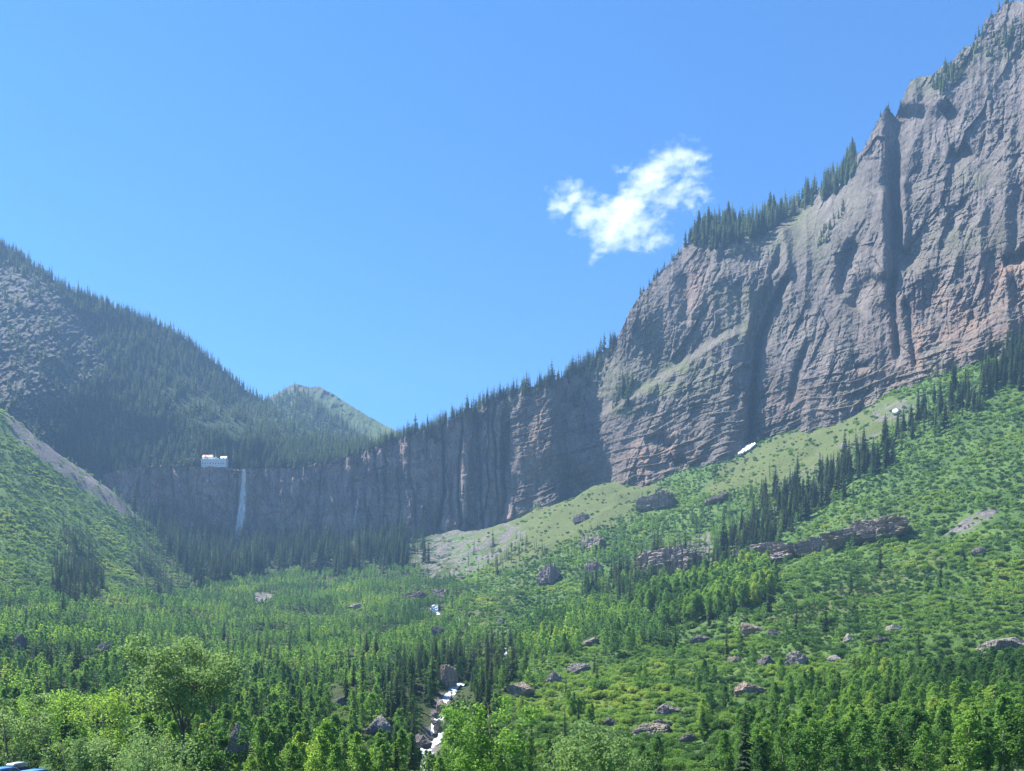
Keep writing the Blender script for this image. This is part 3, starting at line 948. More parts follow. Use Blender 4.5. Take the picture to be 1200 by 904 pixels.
# ------------------------------------------------------------------ where the plants stand
INF = 1e4
ZONES = [  # polygon in the view of the ground, spruce, aspen, shrub chance, spruce height, aspen height
    (None, .17, .66, .35, (9, 16), (6, 10.5)),
    ([(-300, 690), (200, 690), (240, 760), (210, 900), (240, INF), (-300, INF)], .10, .62, .55, (9, 15), (7, 11)),
    ([(-300, 430), (0, 470), (60, 525), (100, 558), (150, 598), (205, 690), (150, 700), (60, 695), (-300, 695)], .008, .05, .95, (14, 20), (6, 9)),
    ([(62, 690), (75, 625), (105, 635), (115, 700), (80, 715)], .75, .1, .4, (16, 24), (7, 9)),
    ([(150, 590), (215, 590), (520, 590), (515, 640), (490, 668), (300, 674), (215, 690)], .5, .02, .15, (24, 42), (8, 10)),
    ([(520, 640), (620, 595), (740, 555), (1500, 200), (1500, INF), (620, INF), (610, 800), (545, 720)], .012, .05, .92, (12, 20), (7, 10)),
    ([(500, 620), (560, 605), (620, 595), (700, 555), (778, 570), (720, 610), (640, 645), (560, 672), (500, 672)], .0, .0, .12, (16, 24), (6, 8)),
    ([(545, 672), (560, 640), (600, 630), (640, 645), (600, 668)], .22, .0, .3, (16, 24), (6, 8)),
    ([(850, 545), (980, 480), (1060, 465), (1045, 500), (960, 545), (890, 578), (820, 580)], .0, .0, .2, (14, 20), (6, 8)),
    ([(640, 665), (700, 630), (800, 610), (900, 560), (940, 560), (880, 620), (780, 660), (700, 700)], .03, .30, .7, (14, 20), (8, 11)),
    ([(745, 720), (770, 685), (830, 668), (900, 668), (905, 700), (850, 725), (780, 740)], .12, .9, .3, (14, 20), (14, 19)),
    ([(860, 640), (900, 590), (950, 560), (1000, 535), (1060, 505), (1130, 455), (1215, 400), (1215, 440), (1150, 478), (1110, 508), (1050, 530), (1010, 560), (960, 600), (900, 650)], .8, .16, .6, (12, 32), (9, 12)),
    ([(690, 700), (745, 665), (800, 640), (870, 640), (900, 660), (800, 690), (740, 720)], .7, .2, .5, (12, 25), (9, 12)),
    ([(600, 740), (700, 700), (770, 725), (780, 755), (700, 772), (600, 780)], .10, .55, .7, (10, 14), (9, 12)),
    ([(870, 850), (960, 806), (1050, 796), (1100, 786), (1215, 782), (1500, 760), (1500, INF), (800, INF)], .05, .92, .35, (8, 11), (6, 9.5)),
    ([(600, 770), (700, 775), (770, 830), (830, 910), (840, INF), (540, INF), (545, 850)], .03, .14, .85, (8, 12), (6, 8)),
    ([(455, 790), (560, 770), (600, 745), (612, 800), (560, 870), (455, 880)], .72, .22, .85, (10, 17), (8, 10)),
    ([(140, 590), (178, 618), (228, 690), (185, 705), (150, 660)], .30, .1, .7, (14, 26), (7, 9)),
    ([(-60, 880), (70, 880), (70, INF), (-60, INF)], .0, .25, .5, (8, 9), (6, 8)),
]
# what must stay in view: u0, u1, v0, v1, distance of the thing
BOULDERS = [
    # u, v(base), width px, height px, material, label
    (1180, 763, 44, 17, 'boulder_grey', 'broad grey boulder rising behind the aspen grove at the foot of the shrubby slope'),
    (879, 815, 38, 15, 'boulder_tan', 'wide tan boulder with a dark shaded underside among shrubs'),
    (770, 864, 46, 19, 'boulder_moss', 'long flat boulder with a moss green top in the lower shrubs'),
    (782, 838, 24, 14, 'boulder_grey', 'pointed grey boulder just above the long mossy one'),
    (778, 852, 18, 8, 'boulder_dark', 'small dark slab between the mossy boulder and the pointed one'),
    (882, 744, 26, 14, 'boulder_tan', 'rust topped boulder on the open slope under the aspen clump'),
    (822, 755, 20, 11, 'boulder_dark', 'dark blocky boulder just downhill from the aspen clump'),
    (899, 782, 22, 14, 'boulder_dark', 'dark rounded boulder close beside a paler one among shrubs'),
    (935, 783, 25, 16, 'boulder_grey', 'pale grey hump of rock between two rounded shrubs'),
    (1049, 741, 14, 8, 'boulder_pale', 'small pale slab alone on the open green slope'),
    (995, 752, 13, 8, 'boulder_pale', 'little pale stone uphill from a rounded bush'),
    (1034, 753, 17, 6, 'boulder_dark', 'thin brown ledge of rock poking from low shrubs'),
    (979, 775, 15, 7, 'boulder_pale', 'flat light grey stone beside the big dark bushes'),
    (908, 745, 12, 6, 'boulder_dark', 'small dark stone touching the rust topped boulder'),
    (863, 777, 14, 9, 'boulder_tan', 'little reddish stone uphill from the wide tan boulder'),
    (808, 872, 18, 10, 'boulder_dark', 'dark stone downhill of the long mossy boulder'),
    (714, 851, 14, 9, 'boulder_dark', 'dark rounded stone near the pale leafed cottonwood'),
    (608, 815, 26, 14, 'boulder_tan', 'tan boulder on the bank above the bright green cottonwood'),
    (650, 800, 18, 13, 'boulder_grey', 'leaning grey rock half buried by shrubs above the creek bank'),
    (692, 757, 20, 9, 'boulder_grey', 'light grey rock at the edge of the mixed aspens'),
    (680, 788, 22, 10, 'boulder_grey', 'low grey rock on the shrubby bank'),
    (445, 861, 25, 23, 'boulder_pale', 'tall pale block standing alone in the valley forest'),
    (432, 862, 14, 12, 'boulder_dark', 'dark rock leaning on the tall pale block'),
    (523, 806, 20, 25, 'boulder_tan', 'upright tan rock beside the creek gorge'),
    (398, 829, 16, 12, 'boulder_dark', 'dark rock hidden among valley spruces'),
    (120, 764, 16, 12, 'boulder_grey', 'grey block among the pale valley aspens'),
    (22, 760, 14, 18, 'boulder_dark', 'tall dark rock pinnacle among the yellow green trees'),
    (275, 900, 26, 40, 'boulder_grey', 'grey rocky face below the large pale cottonwood'),
    (415, 714, 16, 6, 'boulder_pale', 'pale rock patch in the far valley aspens'),
    (1147, 650, 16, 8, 'boulder_grey', 'grey slab on the high slope under the pale scree'),
    (586, 732, 9, 6, 'boulder_pale', 'small pale rock at the edge of the narrow upper meadow'),
    (513, 746, 13, 12, 'boulder_dark', 'dark block rising from trees below the little white cascade'),
]
OUTCROPS = [
    # u, v base, w, h, label
    (786, 672, 86, 30, 'layered brown rock bluff above the tall aspen clump'),
    (900, 661, 88, 26, 'dark stepped rock bluff under the spruce stand'),
    (962, 648, 54, 18, 'short broken bluff between the stepped bluff and the grey band'),
    (1026, 633, 96, 19, 'long grey broken rock band below the bright shrubs'),
    (643, 682, 22, 22, 'narrow dark crag standing lowest on the green slope'),
    (697, 675, 17, 20, 'pointed crag half covered by shrubs'),
    (695, 642, 34, 16, 'flat topped red brown crag on the upper slope'),
    (682, 611, 20, 9, 'pair of rounded knobs on the pale grass'),
    (772, 595, 52, 15, 'dark slanting rock rib just below the wall'),
    (842, 588, 30, 7, 'low slanting grey rib high on the slope'),
    (484, 706, 40, 11, 'shadowed rock step beside the little white cascade'),
    (518, 699, 24, 10, 'dark overhang just behind the little white cascade'),
]


def ground_Y(u, v, lo=60, hi=1340):
    """distance at which the ground is seen at u, v (first crossing)"""
    Y = np.linspace(lo, hi, 1600)
    z = ground_z((u - 600) / F * Y, Y)
    vv = H - F * z / Y
    k = np.where(vv <= v)[0]
    return float(Y[k[0]]) if len(k) else hi


BY = [ground_Y(b[0], b[1]) for b in BOULDERS]
OY = [ground_Y(b[0], b[1]) for b in OUTCROPS]
CLEAR = []
for b, Y in zip(BOULDERS, BY):
    CLEAR.append((b[0] - b[2] * .42, b[0] + b[2] * .42, b[1] - b[3] * .85, b[1] - b[3] * .42, Y))
for b, Y in zip(OUTCROPS, OY):
    CLEAR.append((b[0] - b[2] * .12, b[0] + b[2] * .16, b[1] - b[3] * .75, b[1] - b[3] * .65, Y))
CLEAR += [(497, 515, 828, 872, 330), (503, 517, 708, 716, 745), (538, 548, 800, 810, 350), (0, 55, 893, 904, 80)]
CLEAR += [(200, 236, 790, 835, 95)]


def cleared(u, vbase, vtop, wpx, Y):
    for (a, b, c, d, yr) in CLEAR:
        if Y < yr + 1 and u + wpx * .5 > a and u - wpx * .5 < b and vtop < d and vbase > c:
            return True
    return False


plants = []      # kind, x, y, z, height, width factor, tint, u, v


def scatter(kind, spacing, y0, y1, seed):
    r = np.random.default_rng(seed)
    out = []
    y = np.arange(y0, y1, spacing)
    pts = []
    for yk in y:
        half = .75 * yk + 10
        xs = np.arange(-half, half, spacing)
        pts.append(np.stack([xs, np.full_like(xs, yk)], -1))
    p = np.concatenate(pts)
    p = p + (r.random(p.shape) - .5) * spacing * .95
    z = ground_z(p[:, 0], p[:, 1])
    u, v = proj(np.stack([p[:, 0], p[:, 1], z], -1))
    yc = np.interp(u, CON[:, 0], CON[:, 1])
    ok = p[:, 1] < yc + 4
    p, z, u, v = p[ok], z[ok], u[ok], v[ok]
    pr = np.full(len(u), ZONES[0][{'spruce': 1, 'aspen': 2, 'shrub': 3}[kind]])
    h0 = np.full(len(u), ZONES[0][5 if kind == 'aspen' else 4][0], float); h1 = np.full(len(u), ZONES[0][5 if kind == 'aspen' else 4][1], float)
    jit = fbm(u / 17, v / 14, 3) * (15 if kind == 'spruce' else 8)
    for poly, a, b, c, hs, ha in ZONES[1:]:
        m = inpoly(u + jit, v + jit * .6, poly)
        pr[m] = {'spruce': a, 'aspen': b, 'shrub': c}[kind]
        hh = ha if kind == 'aspen' else hs
        h0[m] = hh[0]; h1[m] = hh[1]
    pr = pr * np.clip(1 - 1.2 * scree_at(u, v), 0, 1)
    x, yy_ = p[:, 0], p[:, 1]
    patch = fbm(x / 45, yy_ / 45, 3)
    if kind == 'spruce':
        q = np.where((pr > .03) & (pr < .6), pr * np.clip(1 + 2.2 * patch, .15, 2.4), pr)
    elif kind == 'aspen':
        q = np.where((pr > .03) & (pr < .85), pr * np.clip(1 - 1.3 * patch, .2, 1.7), pr)
    else:
        q = np.where(pr > .5, pr * np.clip(1.15 + .6 * fbm(x / 22, yy_ / 22, 3), .3, 1.2) * np.clip(1.35 + 1.2 * fbm(x / 55 + 70, yy_ / 55, 2), .6, 1), pr * np.clip(.9 + 1.2 * fbm(x / 22, yy_ / 22, 3), .05, 2))
    sel = r.random(len(q)) < q
    d, _, _ = polyd(x, yy_, [tuple(c) for c in creek_xy])
    sel &= (d > np.where((yy_ < 330) & (yy_ > 185), 3.2, 1.6))
    tone = fbm(x / 60 + 40, yy_ / 60, 3)
    for i in np.where(sel)[0]:
        h = h0[i] + (h1[i] - h0[i]) * r.random()
        if kind == 'shrub':
            h = (.95 + 2.3 * r.random() ** 2.6) * (1 + .25 * tone[i]) * (spacing / 2.7) ** .8
            t = .42 + .62 * tone[i] + .16 * r.normal() - (.12 if h > 2.4 else 0) + (.2 if u[i] < 205 and yy_[i] > 600 else 0)
        elif kind == 'spruce':
            h *= .65 + .5 * r.random(); t = .2 + .6 * r.random()
        else:
            t = .42 + .6 * tone[i] + .14 * r.normal()
            h *= .85 + .3 * r.random()
        out.append([kind, x[i], yy_[i], z[i], h, .85 + .35 * r.random(), float(np.clip(t, 0, 1)), u[i], v[i]])
    return out


plants += scatter('spruce', 5.6, 95, 1345, 1)
plants += scatter('aspen', 5.0, 90, 1345, 2)
plants += scatter('shrub', 2.3, 85, 420, 3)
plants += scatter('shrub', 3.5, 420, 1250, 4)


def sheet_trees(sheet, poly, n, h, seed, edge=None, dens=None, shrink=1.0):
    """spruces on a rock face or mountainside, inside a polygon of the view or along its edge"""
    r = np.random.default_rng(seed)
    if edge is not None:
        u = r.uniform(edge[0], edge[1], n)
        v = np.interp(u, sheet.us, sheet.vt) + r.random(n) ** 2 * edge[2]
    else:
        pa = np.array(poly, float)
        u = r.uniform(pa[:, 0].min(), pa[:, 0].max(), n * 4); v = r.uniform(pa[:, 1].min(), pa[:, 1].max(), n * 4)
        k = inpoly(u, v, poly) & (v > np.interp(u, sheet.us, sheet.vt))
        u, v = u[k][:n], v[k][:n]
    if dens is not None:
        k = r.random(len(u)) < dens(u, v)
        u, v = u[k], v[k]
    p = sheet.at(u, v)
    for i in range(len(u)):
        hh = (h[0] + (h[1] - h[0]) * r.random() ** 1.3) * (.55 + .6 * r.random())
        plants.append(['spruce', p[i, 0], p[i, 1] + .5, p[i, 2] - .4, hh, 1.05 + .55 * r.random(), .25 + .6 * r.random(), u[i], v[i]])


mt_mask = lambda u, v: np.clip(1.2 - 1.3 * polysoft(u, v, [(-50, 300), (45, 335), (105, 390), (118, 430), (85, 455), (65, 480), (60, 530), (-50, 530)], 22) - .9 * polysoft(u, v, [(185, 455), (215, 440), (285, 500), (280, 515), (200, 480)], 10) + fbm(u / 22, v / 16, 3) * .5, .05, 1)
sheet_trees(MOUNT, [(-80, 270), (0, 289), (100, 347), (200, 388), (265, 438), (310, 470), (350, 500), (400, 521), (440, 521), (520, 497), (520, 512), (430, 532), (380, 545), (300, 552), (160, 552), (120, 560), (60, 530), (-80, 530)], 10500, (18, 30), 21, dens=mt_mask)
sheet_trees(MOUNT, None, 420, (15, 27), 22, edge=(-20, 330, 6))
sheet_trees(MOUNT, [(280, 520), (440, 512), (520, 498), (520, 508), (430, 534), (380, 545), (280, 552)], 560, (20, 32), 23)
sheet_trees(PEAK, [(300, 478), (330, 462), (352, 457), (380, 480), (420, 508), (440, 525), (440, 545), (300, 545)], 2200, (20, 32), 24, dens=lambda u, v: np.clip(.9 + fbm(u / 14, v / 10, 2) * .6, 0, 1))
sheet_trees(PEAK, [(380, 470), (450, 505), (450, 530), (400, 500)], 60, (12, 18), 25)
sheet_trees(FALL, None, 46, (18, 32), 26, edge=(470, 520, 3))
sheet_trees(FALL, None, 230, (15, 31), 27, edge=(518, 615, 7))
sheet_trees(FALL, None, 150, (16, 26), 28, edge=(280, 480, 4))
sheet_trees(FALL, None, 60, (12, 20), 43, edge=(140, 235, 3))
sheet_trees(WALL, None, 190, (17, 32), 29, edge=(612, 722, 14))
sheet_trees(WALL, [(655, 470), (700, 420), (712, 430), (700, 470), (680, 485)], 40, (18, 28), 30)
sheet_trees(WALL, [(716, 480), (722, 450), (745, 435), (742, 460), (735, 482)], 26, (22, 34), 31)
sheet_trees(WALL, [(740, 480), (800, 452), (800, 458), (745, 484)], 7, (14, 22), 32)
sheet_trees(WALL, None, 22, (12, 20), 33, edge=(748, 800, 3))
sheet_trees(WALL, [(800, 288), (820, 272), (850, 258), (900, 253), (940, 236), (975, 210), (1000, 186), (1008, 198), (985, 225), (950, 245), (915, 262), (905, 275), (870, 290), (830, 296)], 330, (26, 40), 34)
sheet_trees(WALL, None, 90, (22, 34), 35, edge=(803, 1006, 2))
sheet_trees(WALL, [(948, 290), (985, 240), (992, 245), (975, 285), (958, 292)], 22, (14, 24), 36)
sheet_trees(WALL, None, 8, (8, 14), 37, edge=(1012, 1056, 3))
sheet_trees(WALL, [(1092, 100), (1108, 80), (1135, 65), (1140, 80), (1120, 105), (1100, 115)], 46, (16, 27), 38)
sheet_trees(WALL, [(1130, 60), (1160, 40), (1200, 20), (1200, 85), (1160, 70), (1140, 75)], 42, (12, 22), 39)
sheet_trees(WALL, None, 16, (9, 18), 40, edge=(1140, 1205, 4))
sheet_trees(WALL, [(1130, 150), (1142, 145), (1140, 155)], 3, (14, 22), 41)
sheet_trees(WALL, [(820, 380), (900, 340), (900, 395), (830, 400)], 16, (7, 12), 42)
sheet_trees(WALL, [(1060, 470), (1080, 430), (1200, 400), (1200, 412), (1100, 455)], 26, (18, 26), 44)

# lone trees the photo shows clearly
for (u, vb, h, tint) in [(848, 652, 44, .2), (816, 625, 20, .25), (74, 720, 22, .2), (168, 775, 16, .15), (640, 655, 16, .3), (757, 700, 24, .2), (70, 690, 22, .2)]:
    Y = ground_Y(u, vb)
    x = (u - 600) / F * Y
    plants.append(['spruce', x, Y, float(ground_z(x, Y)), h, .9, tint, u, vb])
for (u, Y, h, tint) in [(499, 150, 6.5, .5), (507, 160, 6, .4), (491, 165, 7, .35), (513, 172, 6.5, .55), (503, 128, 5.5, .6)]:
    x = (u - 600) / F * Y
    z = float(ground_z(x, Y))
    plants.append(['aspen', x, Y, z, h, 1.0, tint, u, H - F * z / Y])
# shrubs the photo shows as single dark rounded clumps
for (u, vb, wpx, tint) in [(705, 812, 34, .32), (825, 778, 18, .85), (1028, 808, 52, .42), (1013, 778, 34, .62), (945, 805, 44, .3), (738, 790, 26, .35), (905, 812, 30, .3), (765, 800, 22, .35),
                           (1085, 668, 18, .8), (1122, 650, 16, .7), (1065, 668, 18, .85), (1165, 690, 22, .75), (1180, 672, 16, .85), (1045, 640, 22, .3), (1105, 625, 18, .25), (800, 770, 22, .35),
                           (968, 730, 22, .5), (1060, 760, 20, .55), (660, 835, 28, .3), (690, 800, 24, .4), (845, 765, 22, .4), (640, 860, 34, .35)]:
    Y = ground_Y(u, vb)
    x = (u - 600) / F * Y
    plants.append(['shrub', x, Y, float(ground_z(x, Y)) - .2, wpx * .5 * Y / F * 1.05, 1.0, tint, u, vb])

# drop what would hide the rocks, the creek and the cars; then see how much of each plant shows
keep = []
for p in plants:
    Y = p[2]
    hpx = (p[4] if p[0] != 'shrub' else p[4] * .8) * F / Y
    wpx = (p[4] * .26 if p[0] == 'spruce' else p[4] * .4 if p[0] == 'aspen' else p[4] * 2) * p[5] * F / Y
    if p[7] < -90 or p[7] > 1290 or p[8] - hpx > 915:
        if not (-250 < p[7] < 1450 and p[8] - hpx < 1000):
            continue
    if p[0] == 'shrub' and hpx < 1:
        continue
    if cleared(p[7], p[8], p[8] - hpx, wpx, Y):
        continue
    keep.append(p + [hpx, wpx])
plants = keep
plants.sort(key=lambda p: p[2])
occ = np.zeros((452, 600), bool)
for p in plants:
    u, v, hpx, wpx = p[7] / 2, p[8] / 2, p[9] / 2, p[10] / 2
    a, b = int(max(0, round(u - wpx * .4))), int(min(600, round(u + wpx * .4) + 1))
    c, d = int(max(0, round(v - hpx))), int(min(452, round(v)))
    if a >= b or c >= d:
        p.append(0); continue
    sub = occ[c:d, a:b]
    p.append(int((~sub).sum()) if (p[7] > 0 and p[7] < 1200) else 0)
    sub[:] = True
    if p[0] == 'spruce':
        pass

CAP = {'spruce': 290, 'aspen': 290, 'shrub': 290}
solo = {}
for k in CAP:
    idx = [i for i, p in enumerate(plants) if p[0] == k and p[11] > 3]
    idx.sort(key=lambda i: -plants[i][11])
    solo[k] = set(idx[:CAP[k]])


# ------------------------------------------------------------------ labels of the single plants
def place(u, v, Y):
    if Y > 1400 or (u < 460 and v < 556):
        return 'on the mountainside above the waterfall' if u < 330 else 'on the forested rim under the distant peak'
    if 455 <= u < 730 and v < 485 and Y > 1150:
        return 'on the skyline rim of the shaded cliff'
    if u >= 700 and v < 490 and Y > 880:
        if v < 130:
            return 'near the summit of the rock wall'
        if 780 < u < 1010 and v < 310:
            return 'in the forest on the wooded shoulder of the rock wall'
        return 'on a ledge of the rock wall'
    if u < 215 and v < 700 and v > 470 and Y > 560 and not (u > 150 and Y > 1050):
        return 'on the green hillside under the scree gully'
    if 140 < u < 530 and v < 690 and Y > 950:
        return 'in the dark belt at the foot of the waterfall cliff'
    if u > 840 and v < 668 and Y > 400:
        return 'in the diagonal stand below the rock wall' if Y > 520 else 'on the slope below the grey rock band'
    if 690 < u <= 915 and 600 < v < 760 and Y > 380:
        return 'around the layered bluffs in the middle of the slope'
    if u > 840 and v >= 770:
        return 'in the grove at the foot of the shrubby slope'
    if u > 840:
        return 'on the open slope above the lower grove'
    if u > 600 and v > 760:
        return 'on the bank strewn with boulders'
    if u > 560 and v <= 760:
        return 'on the slope between the creek and the bluffs'
    if 450 < u <= 620 and v > 720:
        return 'along the rocky creek'
    if u < 250 and v > 690:
        return 'around the large pale cottonwood'
    if v < 740:
        return 'in the upper valley forest below the waterfall'
    return 'in the valley forest beside the creek'


WORD = {'spruce': ('spruce_tree', 'spruce', 'dark narrow spruce', 'spruces'), 'aspen': ('aspen_tree', 'aspen', 'leafy green aspen', 'aspens'), 'shrub': ('willow_shrub', 'shrub', 'rounded leafy shrub', 'shrubs')}


def tone_word(k, t):
    if k == 'spruce':
        return ''
    return 'dark' if t < .33 else 'bright' if t < .66 else 'yellowish'


def make_label(k, p):
    nm, cat, base, many = WORD[k]
    pl_ = place(p[7], p[8], p[2])
    if k == 'spruce':
        size = 'tall slender' if p[4] > 24 else 'medium' if p[4] > 15 else 'short'
        lab = f'{size} dark spruce {pl_}'
        grp = f'{size} dark spruces {pl_}'
    else:
        noun = 'aspen' if k == 'aspen' else 'shrub'
        wd = {'dark': 'dark green', 'bright': 'bright green', 'yellowish': 'yellow green'}[tone_word(k, p[6])]
        shp = ('slim leafy' if k == 'aspen' else ('broad' if p[10] > 22 else 'small')) + ' '
        lab = f'{shp}{wd} {noun} {pl_}'
        grp = f'{shp}{wd} {noun}s {pl_}'
    return lab, grp


counts = {k: 0 for k in CAP}
best = {}
for k in CAP:
    for i in solo[k]:
        _, g = make_label(k, plants[i])
        if g not in best or plants[i][9] > plants[best[g]][9]:
            best[g] = i
rs = random.Random(5)
for k in CAP:
    nm, cat, base, many = WORD[k]
    for i in sorted(solo[k]):
        p = plants[i]
        big = p[9] > 34 if k != 'shrub' else p[10] > 24
        kinds = K[k + ('_near' if (p[9] > 26 if k != 'shrub' else p[10] > 14) else '_far')]
        kd = kinds[rs.randrange(len(kinds))]
        h = p[4]
        scl = (h * p[5], h * p[5], h) if k != 'shrub' else (h, h * rs.uniform(.85, 1.1), h * rs.uniform(.85, 1.2))
        lab, grp = make_label(k, p)
        members = [j for j in solo[k] if make_label(k, plants[j])[1] == grp]
        if best[grp] == i and len(members) > 1:
            lab = {'spruce': 'tallest ', 'aspen': 'tallest ', 'shrub': 'largest '}[k] + lab.replace('tall slender', 'slender')
        if big:
            o = bpy.data.objects.new(nm, None); COL.objects.link(o)
            for part in ('trunk', 'crown'):
                c = bpy.data.objects.new('stem' if (k == 'shrub' and part == 'trunk') else part, kd[part]); COL.objects.link(c); c.parent = o
                c['tint'] = p[6]
        else:
            o = bpy.data.objects.new(nm, kd['whole']); COL.objects.link(o)
        o['tint'] = p[6]
        o.location = (p[1], p[2], p[3]); o.rotation_euler = (0, 0, rs.random() * 6.28); o.scale = scl
        tag(o, lab, cat, grp)


# ------------------------------------------------------------------ the rest of the forest: one object per kind
def forest_object(name, kind, idx, label, cat):
    pts = [plants[i] for i in idx]
    me = bpy.data.meshes.new(name)
    me.vertices.add(len(pts))
    me.vertices.foreach_set('co', np.array([p[1:4] for p in pts], np.float32).ravel())
    r = np.random.default_rng(99)
    n = len(pts)
    near_k = len(K[kind + '_far'])
    big = np.array([(p[9] > 26 if kind != 'shrub' else p[10] > 14) for p in pts])
    ix = r.integers(0, len(K[kind + '_far']), n)
    ix = np.where(big, near_k + r.integers(0, len(K[kind + '_near']), n), ix)
    h = np.array([p[4] for p in pts]); w = np.array([p[5] for p in pts])
    if kind == 'shrub':
        sc = np.stack([h, h * r.uniform(.85, 1.1, n), h * r.uniform(.8, 1.2, n)], -1)
    else:
        sc = np.stack([h * w, h * w, h], -1)
    a = me.attributes.new('size', 'FLOAT_VECTOR', 'POINT'); a.data.foreach_set('vector', sc.astype(np.float32).ravel())
    a = me.attributes.new('turn', 'FLOAT_VECTOR', 'POINT'); a.data.foreach_set('vector', np.stack([r.normal(size=n) * .03, r.normal(size=n) * .03, r.random(n) * 6.28], -1).astype(np.float32).ravel())
    a = me.attributes.new('pick', 'INT', 'POINT'); a.data.foreach_set('value', ix.astype(np.int32))
    a = me.attributes.new('tint', 'FLOAT', 'POINT'); a.data.foreach_set('value', np.array([p[6] for p in pts], np.float32))
    o = link(name, me)
    ng = bpy.data.node_groups.new(name, 'GeometryNodeTree')
    ng.interface.new_socket('Geometry', in_out='INPUT', socket_type='NodeSocketGeometry')
    ng.interface.new_socket('Geometry', in_out='OUTPUT', socket_type='NodeSocketGeometry')
    N, L = ng.nodes, ng.links
    gi, go = N.new('NodeGroupInput'), N.new('NodeGroupOutput')
    iop = N.new('GeometryNodeInstanceOnPoints')
    join = N.new('GeometryNodeJoinGeometry')
    srcs = []
    for kd in K[kind + '_far'] + K[kind + '_near']:
        so = bpy.data.objects.new(name + '_source', kd['whole'])
        oi = N.new('GeometryNodeObjectInfo'); oi.inputs['Object'].default_value = so
        g2 = N.new('GeometryNodeGeometryToInstance'); L.new(oi.outputs['Geometry'], g2.inputs[0])
        srcs.append(g2)
    for g2 in reversed(srcs):
        L.new(g2.outputs[0], join.inputs[0])
    L.new(gi.outputs[0], iop.inputs['Points']); L.new(join.outputs[0], iop.inputs['Instance'])
    iop.inputs['Pick Instance'].default_value = True

    def named(nm, typ):
        a = N.new('GeometryNodeInputNamedAttribute'); a.data_type = typ; a.inputs[0].default_value = nm
        return a.outputs[0]
    L.new(named('pick', 'INT'), iop.inputs['Instance Index'])
    e2r = N.new('FunctionNodeEulerToRotation'); L.new(named('turn', 'FLOAT_VECTOR'), e2r.inputs[0])
    L.new(e2r.outputs[0], iop.inputs['Rotation'])
    L.new(named('size', 'FLOAT_VECTOR'), iop.inputs['Scale'])
    L.new(iop.outputs[0], go.inputs[0])
    md = o.modifiers.new('forest', 'NODES'); md.node_group = ng
    tag(o, label, cat, kind='stuff')


for k, nm, lab in (('spruce', 'spruce_forest', 'dark spruce forest on the mountainsides, cliff rims and valley floor'), ('aspen', 'aspen_forest', 'light green aspen woods covering the valley floor'), ('shrub', 'shrubbery', 'dense green shrubs covering the open slopes')):
    forest_object(nm, k, [i for i, p in enumerate(plants) if p[0] == k and i not in solo[k]], lab, WORD[k][1])
print('plants', {k: sum(p[0] == k for p in plants) for k in CAP})


# ------------------------------------------------------------------ large cottonwoods in front
def cottonwood(name, u, Y, vtop, wpx, tint, label, seed, lo=.45, leaf=.16, ncl=60, nleaf=110, mat='cotton', bark='bark_grey', forks=3, spread=.33):
    r = np.random.default_rng(seed)
    x = (u - 600) / F * Y
    z = float(ground_z(x, Y))
    top = (H - vtop) / F * Y
    h = top - z
    w = wpx * .5 * Y / F
    root = bpy.data.objects.new(name, None); COL.objects.link(root); root.location = (x, Y, z)
    tb = MB()
    cs, rs_ = [], []
    t0 = .010 * h + .03
    fork = h * lo * .75
    tb.tube([(0, 0, -.5), (.05, 0, fork * .5), (.0, .1, fork)], [t0 * 1.3, t0, t0 * .85], 9)
    for k in range(forks):
        ph = k * 6.28 / forks + r.random()
        rad = w * (.45 + .25 * r.random())
        e = np.array([math.cos(ph) * rad, math.sin(ph) * rad, h * (.78 + .15 * r.random())])
        s = np.array([0, .1, fork * (.8 + .2 * r.random())])
        m = s * .5 + e * .5 + np.array([0, 0, -h * .03])
        tb.tube([tuple(s), tuple(m), tuple(e)], [t0 * .6, t0 * .4, t0 * .1], 7)
        for q in range(int(ncl / forks / 3)):
            f = .25 + .75 * r.random()
            b = s + (e - s) * f
            an = r.random() * 6.28
            l = w * (.35 + .3 * r.random())
            c = b + np.array([math.cos(an) * l, math.sin(an) * l, l * (.15 + .5 * r.random())])
            tb.tube([tuple(b), tuple((b + c) / 2 + [0, 0, l * .08]), tuple(c)], [t0 * .22, t0 * .14, t0 * .04], 5)
            for g in range(3):
                cs.append(c + r.normal(size=3) * w * .14); rs_.append(w * spread * (.55 + .5 * r.random()))
    cs = np.array(cs)
    zmax = cs[:, 2].max() + w * spread * .6
    cs[:, 2] = cs[:, 2] * (h / zmax)
    cs[:, 2] = np.maximum(cs[:, 2], h * lo)
    v, f = leaf_quads(r, cs, np.array(rs_), nleaf, leaf)
    crown = link('crown', mk_mesh(name + '_crown', v, f, mats=[M[mat]]), parent=root)
    trunk = link('trunk', tb.mesh(name + '_trunk', M[bark], True), parent=root)
    for o in (root, crown, trunk):
        o['tint'] = tint
    tag(root, label, 'tree', 'large cottonwoods close to the camera')


cottonwood('cottonwood_tree', 214, 95, 742, 108, .62, 'tallest pale cottonwood with a bare forked trunk and wide open crown', 1, lo=.58, leaf=.20, ncl=120, nleaf=95, forks=5, spread=.30)
cottonwood('cottonwood_tree', 578, 62, 812, 104, .52, 'bright green cottonwood in front of the creek gorge', 2, lo=.2, leaf=.13, ncl=66, nleaf=90, mat='aspen', forks=4)
cottonwood('cottonwood_tree', 700, 58, 843, 118, .58, 'pale leafed cottonwood in front of the long mossy boulder', 3, lo=.2, leaf=.12, ncl=60, nleaf=90, forks=4)
cottonwood('cottonwood_tree', 168, 72, 846, 120, .66, 'pale silvery cottonwood at the foot of the tallest one', 4, lo=.15, leaf=.12, ncl=60, nleaf=100, forks=4)
cottonwood('cottonwood_tree', 14, 88, 812, 80, .70, 'pale cottonwood above the parked cars at the picture edge', 5, lo=.3, leaf=.15, ncl=50, nleaf=100)
